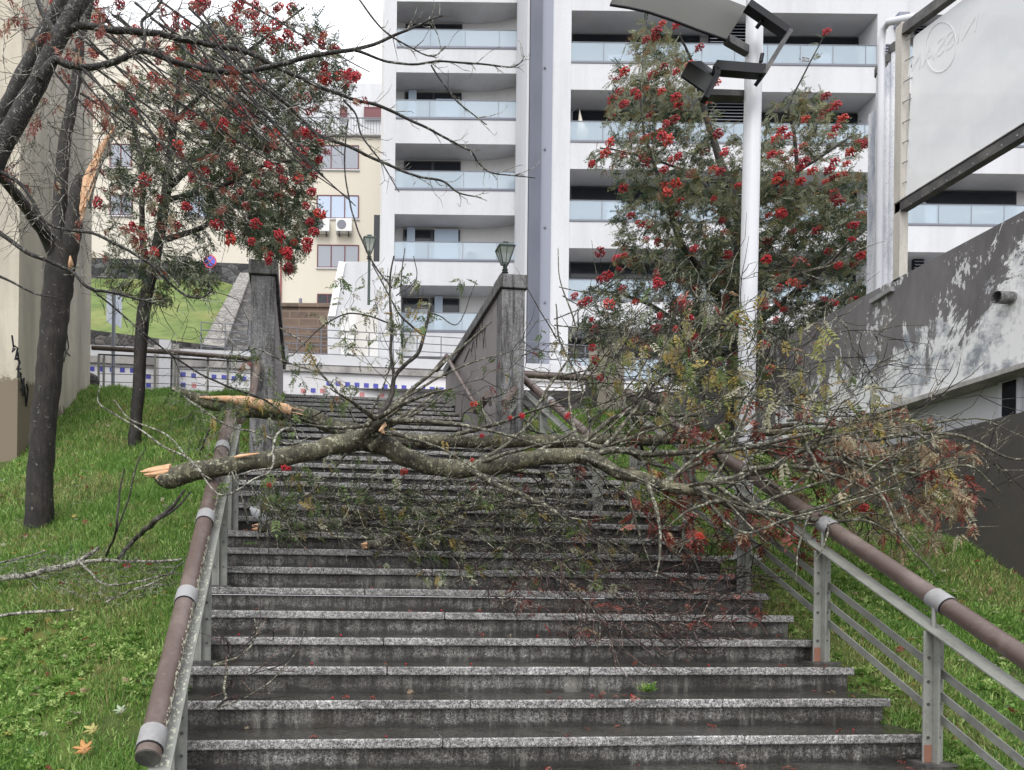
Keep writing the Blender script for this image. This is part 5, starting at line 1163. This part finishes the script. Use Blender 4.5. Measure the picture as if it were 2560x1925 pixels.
leaves('green_leaves', Pg, Dg, L_grn, [.34, .34, .16, .16], ft, (.75, 1.2), 4, .12, .020, .044, None, 14, .4)
# dry skeleton sprays hanging on the right in front of the dark wall
ts = sample([(2080, 1040), (2330, 1010), (2480, 1160), (2450, 1330), (2300, 1400), (2100, 1360), (2050, 1180)], 130, 5.2, 6.6, 0, 1, 44, solid)
b = MB(); tw2 = grow(b, nodes_of(*Lf[1:4]), ts, Q(1742, 1227, 5.65), .0018, wob=.12, clampf=solid); b.build('twigs', M_twigd, ft)
P, D = spray(tw2, 4, .5, .6, 1.0); leaves('straw_leaves', P, D, [L_red[4], L_red[2], L_red[0], L_yel[2]], [.42, .26, .18, .14], ft, (.6, 1.0), 6, .12, .012, .036, None, 15, .6)
bp = [Q(x, y, d) for x, y, d in ((1560, 1030, 5.7), (1185, 1010, 5.8), (2160, 1270, 5.5), (1180, 1150, 5.4), (1010, 1180, 5.9), (710, 1170, 5.4), (722, 1172, 5.4), (672, 1212, 5.6), (1420, 1040, 5.6), (1305, 1040, 5.8), (1275, 1045, 5.9), (1205, 1090, 5.8), (1750, 1340, 5.2))]
berries(bp, ft, (.35, .7), 8, 100, (0, 2))
# rear limb
RL_ = [(430, 972, 7.0, 10), (470, 985, 7.0, 20), (520, 1003, 7.0, 34), (600, 1018, 7.0, 42), (680, 1030, 7.0, 44), (725, 1033, 7.0, 44), (800, 1052, 7.05, 40), (870, 1075, 7.1, 38), (950, 1092, 7.1, 38), (1050, 1102, 7.1, 34), (1150, 1104, 7.1, 32), (1300, 1104, 7.1, 34), (1440, 1102, 7.1, 33), (1560, 1100, 7.1, 32), (1680, 1098, 7.1, 28), (1800, 1088, 7.1, 22), (1950, 1080, 7.0, 16), (2110, 1068, 6.9, 10), (2260, 1050, 6.8, 6)]
rt_, Lr_, tw3, st3 = fallen('fallen_branch', 'rear mossy limb with a long torn orange strip at its left end', [RL_,
   [(1560, 1098, 7.1, 12), (1640, 1020, 7.2, 8), (1700, 900, 7.3, 5), (1730, 800, 7.3, 3)],
   [(1300, 1104, 7.1, 10), (1350, 1000, 7.2, 7), (1440, 850, 7.3, 5), (1400, 700, 7.3, 3), (1395, 620, 7.3, 2)],
   [(1480, 1104, 7.1, 9), (1460, 980, 7.2, 6), (1400, 850, 7.3, 5), (1390, 760, 7.3, 3)],
   [(840, 1065, 7.0, 8), (900, 1090, 6.9, 14), (880, 1090, 6.85, 12), (740, 1040, 6.8, 5)]], 0,
   [([(720, 1040), (1100, 980), (1300, 820), (1420, 760), (1700, 800), (1900, 900), (1900, 1060), (1400, 1090), (900, 1080)], 210, 6.5, 7.7), ([(640, 1080), (1300, 1110), (1500, 1300), (1000, 1290), (640, 1290)], 170, 6.0, 6.9)], 50, per=1, Lr=.28, rt=.0036, nsec=22)
b = MB(); top = catmull([Q(498, 996, 6.93), Q(560, 1000, 6.92), Q(620, 1008, 6.91), Q(690, 1020, 6.91), Q(728, 1031, 6.92)], 6)
b.tube([p+Vector((0, 0, .012)) for p in top], [.006+.048*min(1, i/12)*(1 if i < 23 else .7) for i in range(len(top))], 9, 0, True, .25)
for i in range(22):
    k = random.randrange(3, len(top)-2); q = top[k]+Vector((0, random.uniform(-.04, .02), random.uniform(-.01, .05))); dd = (top[k+1]-top[k]).normalized()
    b.tube([q, q+dd*random.uniform(.08, .3)+Vector((0, 0, .01))], [.009, .002], 4, 0, True, .4)
b.build('splintered_wood', M_wood, rt_)
b = MB(); b.tube([Q(424, 967, 7.0), Q(440, 976, 7.0), Q(500, 1000, 7.0)], [.004, .018, .03], 6, 0, True, .4); b.tube([Q(420, 983, 7.0), Q(470, 994, 7.0), Q(540, 1016, 7.0)], [.004, .012, .02], 5, 0, True, .3); b.build('torn_bark', M_bark, rt_)
P, D = spray([t_ for t_ in tw3+st3 if random.random() < .17], 2, .55, .5, .7); leaves('green_leaves', P, D, L_grn+[L_yel[2], L_red[0]], [.30, .30, .10, .14, .10, .06], rt_, (.6, 1.0), 5, .12, .017, .04, None, 16, .4)
# upright leafy shoot
SH = thing('upright_shoot', Q(925, 1045, 5.6), 'dark upright leafy shoot rising from the broken fork of the front limb', 'branch')
b = MB(); S1 = [limb(b, s_, 7, .012) for s_ in ([(930, 1062, 5.5, 14), (960, 1020, 5.55, 15), (978, 985, 5.6, 14), (985, 945, 5.6, 11), (1010, 915, 5.6, 10), (1045, 880, 5.6, 10), (1065, 820, 5.6, 8), (1073, 770, 5.6, 7), (1072, 745, 5.6, 5)],
   [(985, 945, 5.6, 9), (978, 880, 5.6, 8), (978, 780, 5.6, 7), (975, 700, 5.6, 5), (985, 640, 5.6, 4)], [(1060, 840, 5.6, 5), (1010, 800, 5.6, 5), (985, 760, 5.6, 4), (930, 660, 5.6, 3)],
   [(1070, 780, 5.6, 4), (1100, 790, 5.6, 3), (1145, 810, 5.6, 2.5), (1180, 730, 5.6, 2), (1192, 700, 5.6, 1.5)], [(978, 810, 5.6, 4), (900, 785, 5.6, 4), (850, 790, 5.6, 3.5), (790, 830, 5.6, 3), (730, 890, 5.6, 2)],
   [(1000, 740, 5.6, 3.5), (1005, 680, 5.6, 3), (1012, 620, 5.6, 2)], [(990, 740, 5.6, 3), (1040, 700, 5.6, 2.5), (1034, 640, 5.6, 2)])]
tg = sample([(920, 640), (1060, 640), (1090, 760), (1060, 850), (1000, 900), (860, 900), (840, 800)], 70, 5.3, 5.9, 0, 1, 60)
tws = grow(b, nodes_of(*S1), tg, S1[0][0][0], .0018, wob=.14); b.build('stem', M_twigd, SH)
lt_ = [t_ for t_ in tws if random.random() < .7]; P, D = spray(lt_, 2, .5, .5, .9)
for x, y, n_ in ((1165, 690, 5), (850, 700, 6), (860, 760, 5), (900, 830, 3), (800, 800, 3), (1050, 790, 5), (990, 700, 6)):
    for i in range(n_): P.append(Q(x+random.uniform(-14, 14), y+random.uniform(-14, 14), 5.6)); D.append(Vector((random.uniform(-1, 1), 0, random.uniform(-1, .3))))
leaves('leaves', P, D, L_grn+[L_yel[2]], [.24, .26, .10, .18, .22], SH, (.55, .95), 5, .11, .014, .036, None, 17, .4)
# second leafy shoots left of it
SH2 = thing('leafy_branch', Q(720, 1140, 6.2), 'leafy green branch with yellowing leaves hanging against the left stair pillar', 'branch')
b = MB(); S2 = [limb(b, s_, 6, .012) for s_ in ([(900, 1080, 6.8, 6), (860, 1000, 6.6, 6), (800, 930, 6.5, 5), (760, 860, 6.4, 4), (700, 820, 6.4, 3)], [(800, 930, 6.5, 4), (700, 900, 6.5, 4), (640, 870, 6.4, 3), (590, 890, 6.4, 2)], [(430, 970, 6.2, 5), (560, 1060, 6.1, 5), (640, 1080, 6.0, 5), (720, 1110, 6.0, 5), (780, 1090, 6.0, 3)],
  [(250, 960, 5.3, 3), (250, 1010, 5.3, 4), (330, 1060, 5.3, 4.5), (400, 1110, 5.2, 5), (480, 1150, 5.1, 5), (520, 1210, 5.0, 4.5), (563, 1237, 5.0, 4.5), (640, 1195, 5.1, 5), (680, 1170, 5.1, 6), (690, 1090, 5.2, 7), (730, 1070, 5.3, 5), (745, 1100, 5.3, 4)],
  [(285, 1000, 5.3, 3), (330, 1050, 5.3, 4), (420, 1090, 5.3, 4), (490, 1170, 5.2, 4), (530, 1200, 5.2, 3)], [(580, 1180, 5.1, 4), (610, 1260, 5.2, 5), (620, 1310, 5.4, 4)], [(680, 1170, 5.1, 5), (612, 1185, 5.1, 5), (640, 1240, 5.2, 4), (620, 1270, 5.3, 3)])]
tg = sample([(560, 880), (760, 830), (900, 960), (860, 1060), (700, 1090), (560, 1000)], 70, 6.0, 6.8, 0, 1, 61)+sample([(620, 1180), (780, 1150), (800, 1260), (740, 1330), (640, 1260)], 60, 5.7, 6.3, 0, 1, 62, solid)+sample([(400, 940), (620, 900), (800, 1080), (600, 1200), (420, 1120)], 60, 5.3, 6.3, 0, 1, 63)
tws = grow(b, nodes_of(*S2), tg, S2[0][0][0], .0018, wob=.15); b.build('stem', M_twig, SH2)
P, D = spray([t_ for t_ in tws if random.random() < .6], 2, .5, .5, .9); leaves('leaves', P, D, L_grn+[L_dark[0]], [.28, .32, .14, .08, .18], SH2, (.55, .95), 5, .12, .017, .04, None, 18, .4)
M_twigr = bark('reddish_twig', (.05, .022, .018), (.13, .075, .06), (.36, .32, .28), .3, 26)
# lower limbs on the steps
def onstep(x, y, up=.03):
    p = hit(x, y, lambda X, Y: zs(Y)); return (p-FW*up+UP*up-E0).dot(FW)
def surft(pol, n_, seed, hm=.28):
    r = random.Random(seed); o_ = []; xs = [p[0] for p in pol]; ys = [p[1] for p in pol]
    while len(o_) < n_:
        x, y = r.uniform(min(xs), max(xs)), r.uniform(min(ys), max(ys))
        if inpoly(x, y, pol): h_ = .03+hm*r.random()**1.8; o_.append(hit(x, y, lambda X, Y: solid(X, Y)+h_, 3.0, 12))
    return o_
def lowlimb(name, label, pts, dia, seed, pol=None, nn=40, leafy=.25, endc=True):
    sp_ = [(x, y, onstep(x, y+dia*.5, .05)-.22, max(2.5, dia*(1-.55*i/(len(pts)-1)))) for i, (x, y) in enumerate(pts)]
    t, L, a, s_ = fallen(name, label, [sp_], 0, [], seed, per=0, mats=M_barkl)
    if pol:
        for o_ in list(t.children):
            if o_.name.startswith('twigs'): bpy.data.objects.remove(o_)
        b = MB(); a = grow(b, nodes_of(*L), surft(pol, nn, seed), L[0][0][0], .0040, wob=.16, clampf=solid, sag=.01, mi='mix'); s_ = sidetwigs(b, a, 2, .22, .0026, 3, solid, mi='mix'); b.build('twigs', [M_twigm if leafy else M_twigr, M_twigk], t)
    else:
        for o_ in list(t.children):
            if o_.name.startswith('twigs'): bpy.data.objects.remove(o_)
    if endc:
        e = L[0][0][0]; d_ = (e-L[0][0][3]).normalized(); r_ = L[0][1][0]; b = MB()
        for i in range(9):
            o_ = e+Vector((0, random.uniform(-1, 1), random.uniform(-1, 1)))*r_*.5-d_*.02; b.tube([o_, o_+d_*random.uniform(.03, .09)], [r_*.42, .002], 5, 0, True, .5)
        b.build('splintered_end', M_wood, t)
    if leafy:
        P, D = spray([q for q in a+s_ if random.random() < leafy], 2, .55, .5, .3)
        if P: leaves('leaves', P, D, L_grn+[L_yel[2]], [.28, .26, .14, .16, .16], t, (.5, .9), 5, .12, .017, .04, None, seed, .3)
    return t
lowlimb('fallen_branch', 'mossy limb lying along the step, just right of the left railing posts', [(645, 1318), (720, 1318), (800, 1312), (880, 1300), (960, 1288), (1060, 1280), (1180, 1270), (1300, 1262)], 27, 70, [(650, 1230), (1250, 1180), (1400, 1300), (1100, 1360), (700, 1350)], 130, .3)
lowlimb('fallen_branch', 'short mossy limb with an orange broken tip lower on the steps', [(915, 1364), (960, 1352), (1020, 1332), (1080, 1305), (1130, 1280), (1200, 1262), (1300, 1256)], 25, 71, [(950, 1250), (1500, 1230), (1600, 1420), (1250, 1480), (950, 1420)], 150, .3)
rtw = lowlimb('dry_twig', 'bare reddish twigs spread on the lower steps right of centre', [(1270, 1380), (1380, 1440), (1460, 1500), (1500, 1560), (1490, 1640)], 5, 72, [(1180, 1400), (1750, 1380), (1950, 1420), (1900, 1560), (1700, 1650), (1450, 1620), (1220, 1520)], 300, 0, False)
ps_ = surft([(1270, 1440), (1480, 1430), (1560, 1520), (1500, 1590), (1300, 1560)], 34, 4, .2)+surft([(1650, 1440), (1950, 1420), (1900, 1560), (1700, 1560)], 24, 6, .4)
leaves('dry_leaves', ps_, [Vector((random.uniform(-1, 1), random.uniform(-1, 1), random.uniform(-.6, .2))) for _ in ps_], L_red, [.5, .25, .05, .15, .05], rtw, (.5, .9), 4, .08, .016, .038, None, 19, .4)
lw_ = lowlimb('lichened_twig', 'small pale lichened twig on the steps beside the left railing', [(540, 1772), (566, 1745), (560, 1722), (568, 1665), (534, 1662), (600, 1640), (640, 1590), (636, 1548)], 8, 73, [(500, 1560), (640, 1540), (740, 1590), (700, 1680), (560, 1780), (500, 1700)], 14, 0, False)
lowlimb('dry_twig', 'single thin twig lying slantwise above the second lowest steps', [(540, 1772), (620, 1740), (690, 1690), (745, 1620), (760, 1580)], 4, 74, None, 0, 0, False)
# leaves and berries scattered on the steps
def stepleaf(n_, seed, box):
    r = random.Random(seed); P, D = [], []
    while len(P) < n_:
        x, y = r.uniform(box[0], box[2]), r.uniform(box[1], box[3]); Y = r.uniform(YA-.2, YA+3.6); X = r.uniform(XL+.15, XR-.1)
        k = max(-1, min(8, math.floor((Y-YA)/TD))) if Y < stepY(8) else 8
        w_ = 1 if X > 1.2 else .35
        if r.random() > w_: continue
        P.append(Vector((X, Y+0.0, stepZ(k)+.006+r.random()*.01))); D.append(Vector((r.uniform(-1, 1), r.uniform(-1, 1), .05)))
    return P, D
P, D = stepleaf(120, 5, (0, 0, 1, 1))
o = leaves('fallen_leaves', P, D, L_red, [.4, .3, .1, .12, .08], None, (.35, .7), 3, .07, .016, .035, None, 21, .1); tag(o, 'small rust red leaves littering the treads', 'leaf litter', kind='stuff')
P, D = [], []
V = []; F = []
bmv = BM[0]; 
for i in range(30):
    Y = random.uniform(YA-.1, YA+2.6); k = max(-1, math.floor((Y-YA)/TD)); X = random.uniform(XL+.3, XR-.3); s = random.uniform(.006, .010)
    c_ = Vector((X, stepY(k)+random.uniform(.0, .12), stepZ(k)+s)); a0 = len(V)
    V += [c_+Vector(v)*s for v in ((1, 0, 0), (-1, 0, 0), (0, 1, 0), (0, -1, 0), (0, 0, 1), (0, 0, -1))]; F += [(a0+i_, a0+j, a0+k_) for i_, j, k_ in ((0, 2, 4), (2, 1, 4), (1, 3, 4), (3, 0, 4), (2, 0, 5), (1, 2, 5), (3, 1, 5), (0, 3, 5))]
o = npmesh('fallen_berries', np.array([tuple(v) for v in V]), np.array(F), [M_berry], np.zeros(len(F)), None, True); tag(o, 'tiny red berries dropped on the wet treads', 'berries', kind='stuff')
# clump of weed on a step
wd = hit(1630, 1716, lambda X, Y: zs(Y)); k = math.floor((wd.y-YA)/TD)
P = [Vector((wd.x, stepY(k)+.2, stepZ(k)+.0))+Vector((random.uniform(-.03, .03), 0, .02)) for i in range(22)]; D = [Vector((random.uniform(-1, 1), random.uniform(-.8, .3), random.uniform(.2, 1))) for p in P]
o = leaves('weed', P, D, G[:3], [.4, .2, .4], None, (.3, .6), 4, .1, .02, .03, None, 22, .1); tag(o, 'small green weed sprouting from a joint in the steps', 'plant')
# paper bag
b = MB(); q = hit(655, 1308, lambda X, Y: zs(Y)); b.tube([q+Vector((-.10, -.05, .13)), q+Vector((-.06, -.05, .11)), q+Vector((0, -.05, .06)), q+Vector((.05, -.06, .015))], [.012, .045, .055, .035], 8, 0, True, .35); tag(b.build('paper_scrap', M_whitec), 'crumpled white paper scrap on the landing step behind the left railing', 'litter')

# ------------------------------------------------------------------ branches on the left lawn
def lawnD(x, y, up=.03): p = hit(x, y, lambda X, Y: zl(X, Y)+.11, 2.5, 14); return (p-E0).dot(FW)
def lawnbranch(name, label, specs, pol, nn, seed, m=None, lf=0):
    t = thing(name, Q(specs[0][0][0], specs[0][0][1], lawnD(specs[0][0][0], specs[0][0][1])), label, 'branch')
    b = MB(); L = []
    for s_ in specs: L.append(limb(b, [(x, y, D if D else lawnD(x, y), d) for x, y, D, d in s_], 7, .02))
    b.build('stem', m or M_twig, t)
    if pol:
        tg = []
        r = random.Random(seed)
        while len(tg) < nn:
            x, y = r.uniform(min(p[0] for p in pol), max(p[0] for p in pol)), r.uniform(min(p[1] for p in pol), max(p[1] for p in pol))
            if inpoly(x, y, pol): h = .10+r.random()**2*.20; p = hit(x, y, lambda X, Y: zl(X, Y)+h, 2.5, 14); tg.append(p)
        b = MB(); tw_ = grow(b, nodes_of(*L), tg, L[0][0][0], .0018, wob=.15, clampf=zl); sidetwigs(b, tw_, 2, .15, .0014, 3, zl); b.build('twigs', M_twig, t)
    return t
lawnbranch('lawn_branch', 'heap of grey lichened branches lying on the left lawn below the thick tree', [[(-30, 1452, 0, 16), (60, 1440, 0, 15), (120, 1425, 0, 15), (170, 1412, 0, 16), (205, 1398, 0, 12), (246, 1370, 0, 9)], [(170, 1412, 0, 12), (240, 1402, 0, 9), (330, 1405, 0, 8), (420, 1402, 0, 7), (455, 1398, 0, 5)], [(200, 1405, 0, 7), (260, 1460, 0, 5), (340, 1455, 0, 5), (440, 1430, 0, 4)], [(265, 1505, 0, 4), (330, 1475, 0, 5), (400, 1450, 0, 4), (460, 1405, 0, 3)], [(-20, 1410, 0, 5), (60, 1395, 0, 5), (115, 1375, 0, 3)]],
   [(0, 1400), (250, 1380), (460, 1400), (450, 1460), (300, 1510), (100, 1480), (0, 1450)], 110, 80)
lawnbranch('lawn_branch', 'dark forked branch leaning from the grass towards the broken limb', [[(295, 1398, 0, 10), (340, 1345, 0, 12), (380, 1310, 5.3, 14), (410, 1285, 5.3, 13), (440, 1255, 5.3, 8), (462, 1225, 5.3, 6)], [(410, 1290, 5.3, 9), (450, 1262, 5.3, 6), (478, 1228, 5.3, 4)], [(265, 1390, 0, 6), (290, 1330, 4.9, 6), (296, 1250, 4.9, 5), (312, 1170, 4.9, 3)], [(292, 1330, 4.9, 5), (320, 1250, 4.9, 4), (340, 1170, 4.9, 4), (366, 1118, 4.9, 2)], [(500, 1130, 6.4, 4), (520, 1080, 6.4, 5), (545, 1040, 6.4, 3)]], None, 0, 81, M_twigd)
lawnbranch('lawn_stick', 'long grey stick half sunk in the grass in the left foreground', [[(-30, 1545, 0, 8), (60, 1532, 0, 9), (130, 1528, 0, 8), (185, 1524, 0, 6)]], None, 0, 82)
# ------------------------------------------------------------------ broad fallen leaves
def mleaf(name, label, x, y, s, m, rot):
    q = hit(x, y, zl, 2.0, 9); b = MB(); prof = []
    for i in range(36):
        a_ = 2*math.pi*i/36; r = max([.34]+[ln*(1-.62*(abs((a_-ce+math.pi) % (2*math.pi)-math.pi)/.42)**.9) for ce, ln in ((1.57, 1.0), (.72, .92), (2.42, .92), (-.15, .68), (3.29, .68))])+.07*(i % 2); prof.append((math.cos(a_+rot)*r*s, math.sin(a_+rot)*r*s*.85))
    e1_ = (RT*.96+UP*.1).normalized(); e2_ = (FW*.55+UP*.8).normalized(); c_ = q+UP*(.05+s*.5)
    vs = [c_]+[c_+e1_*u+e2_*v+FW*(-.35*(u*u+v*v)/s+.008*math.sin(j*1.7)) for j, (u, v) in enumerate(prof)]
    b.add(vs, [(0, i+1, (i+1) % 36+1) for i in range(36)], 0, True); o = b.build(name, m); sl = o.modifiers.new('thickness', 'SOLIDIFY'); sl.thickness = .0015
    tag(o, label, 'leaf'); b = MB()
    for a_ in (0, .9, -.9, 1.8, -1.8): b.tube([c_-FW*.003, c_+(e1_*math.cos(a_+rot)+e2_*math.sin(a_+rot))*s*.7-FW*.003], [.0012, .0005], 3)
    b.build('vein', L_red[2], o)
M_lo = leafm('orange_leaf', (.62, .34, .13)); M_ly = leafm('pale_yellow_leaf', (.52, .48, .18)); M_lg = leafm('pale_grey_green_leaf', (.46, .55, .40)); M_lr = leafm('red_orange_leaf', (.50, .12, .06))
mleaf('fallen_leaf', 'large orange leaf lying at the bottom left in the grass', 210, 1915, .075, M_lo, .3)
mleaf('fallen_leaf', 'yellow green lobed leaf just above the orange leaf', 233, 1860, .060, M_ly, 1.0)
mleaf('fallen_leaf', 'pale grey green leaf in the grass left of the handrail end', 302, 1810, .052, M_lg, .5)
mleaf('fallen_leaf', 'red orange leaf on the heap of lawn branches', 375, 1432, .050, M_lr, .2)
bq = hit(318, 1433, zl, 3, 9); o = link('berry_bunch', BM[2]); o.location = bq+UP*.06; o.scale = (.6, .6, .5); tag(o, 'orange red berry bunch lying on the heap of lawn branches', 'berries')

# ------------------------------------------------------------------ grass
def grass(name, n, xr_, yr_, f, seed, near, lab, h=(.05, .12), edge=None):
    r = np.random.default_rng(seed); out_V = []; X = r.uniform(*xr_, n*3); Y = yr_[0]+(yr_[1]-yr_[0])*r.random(n*3)**near
    c = []
    for x, y in zip(X, Y):
        if len(c) >= n: break
        if edge and not edge(x, y): continue
        dn = noise.noise(Vector((x*2.2, y*2.2, seed)))
        if r.random() > .72+.9*dn-.5*max(0, noise.noise(Vector((x*5, y*5, seed+9)))): continue
        c.append((x, y, f(x, y)-.01, dn))
    c = np.array(c); n = len(c); P = c[:, :3]; a = r.uniform(0, 6.28, n); hh = r.uniform(*h, n)*(1+.9*c[:, 3]+.35*r.random(n)); wd_ = r.uniform(.0018, .0038, n)*(1+(c[:, 1]-3)*.10)
    sx, sy = np.cos(a)*wd_, np.sin(a)*wd_; la = r.uniform(0, 6.28, n); lean = hh*r.uniform(.1, .9, n); lx, ly = np.cos(la)*lean, np.sin(la)*lean
    V = np.zeros((n, 6, 3)); V[:, 0] = P+np.stack([-sx, -sy, 0*sx], 1); V[:, 1] = P+np.stack([sx, sy, 0*sx], 1)
    m1 = P+np.stack([lx*.35, ly*.35, hh*.6], 1); V[:, 2] = m1+np.stack([sx*.8, sy*.8, 0*sx], 1); V[:, 3] = m1-np.stack([sx*.8, sy*.8, 0*sx], 1)
    tp = P+np.stack([lx, ly, hh*(.95-.2*(lean/hh))], 1); V[:, 4] = tp+np.stack([sx*.1, sy*.1, 0*sx], 1); V[:, 5] = tp-np.stack([sx*.1, sy*.1, 0*sx], 1)
    V = V.reshape(-1, 3); i = np.arange(n)[:, None]*6; F = np.concatenate([i+np.array([[0, 1, 2, 3]]), i+np.array([[3, 2, 4, 5]])], 1).reshape(-1, 4)
    q = r.random(n)+.6*np.array([noise.noise(Vector((x*.9, y*.9, 7)))+.5*noise.noise(Vector((x*3, y*3, 9))) for x, y in P[:, :2]]); m = np.where(q < .42, 0, np.where(q < .68, 1, np.where(q < .95, 2, 3)))
    return tag(npmesh(name, V, F, G, np.repeat(m, 2), None), lab, 'grass', kind='stuff')
grass('lawn_grass', 120000, (-4.6, -.74), (2.0, 7.6), zl, 1, 1.0, 'short green grass of the left lawn', (.03, .075), edge=lambda x, y: x > -.62*y-.6)
grass('lawn_grass_far', 60000, (-3.7, -.4), (7.6, 13.3), zl, 2, 1.0, 'grass at the upper end of the left lawn', (.04, .10), edge=lambda x, y: x < -.74 or y > 9.4)
grass('lawn_grass_right', 110000, (3.62, 6.5), (3.6, 9.5), zr, 3, 1.0, 'green grass between the right railing and the dark wall', (.032, .08))
grass('lawn_grass_right_far', 40000, (2.8, 6.5), (9.5, 13.3), zr, 4, 1.0, 'grass at the upper end of the right lawn', (.05, .12))
# broad leaved weeds
def weeds(name, n, xr_, yr_, f, seed, lab):
    r = random.Random(seed); P, D = [], []
    for i in range(n):
        x, y = r.uniform(*xr_), r.uniform(*yr_)
        if noise.noise(Vector((x*1.5, y*1.5, seed+3))) < -.05: continue
        p = Vector((x, y, f(x, y)+.01))
        for k in range(r.randint(4, 8)): P.append(p+Vector((r.uniform(-.02, .02), r.uniform(-.02, .02), r.uniform(0, .03)))); D.append(Vector((r.uniform(-1, 1), r.uniform(-1, 1), r.uniform(.2, .9))))
    o = leaves(name, P, D, G[:3], [.45, .1, .45], None, (.4, .85), 2, .06, .024, .032, None, seed, .3); tag(o, lab, 'weeds', kind='stuff')
weeds('clover', 1000, (-2.2, -.72), (2.3, 5.5), zl, 90, 'broad leaved weeds in the left lawn foreground')
weeds('clover_right', 900, (3.7, 5.6), (3.6, 6.5), zr, 91, 'broad leaved weeds under the right railing')
# scattered small pale leaves on the lawns
P, D = [], []
for i in range(900):
    if random.random() < .45: x, y = random.uniform(-3.6, -.8), random.uniform(3, 12); f = zl
    else: x, y = random.uniform(3.75, 6.4), random.uniform(4, 10); f = zr
    P.append(Vector((x, y, f(x, y)+.06))); D.append(Vector((random.uniform(-1, 1), random.uniform(-1, 1), .2)))
o = leaves('lawn_litter', P, D, [L_yel[2], L_yel[1], L_red[0], L_grn[3], L_red[2]], [.3, .22, .16, .16, .16], None, (.4, .8), 3, .06, .018, .035, None, 33, .2); tag(o, 'small pale and yellow leaves scattered over both lawns', 'leaf litter', kind='stuff')
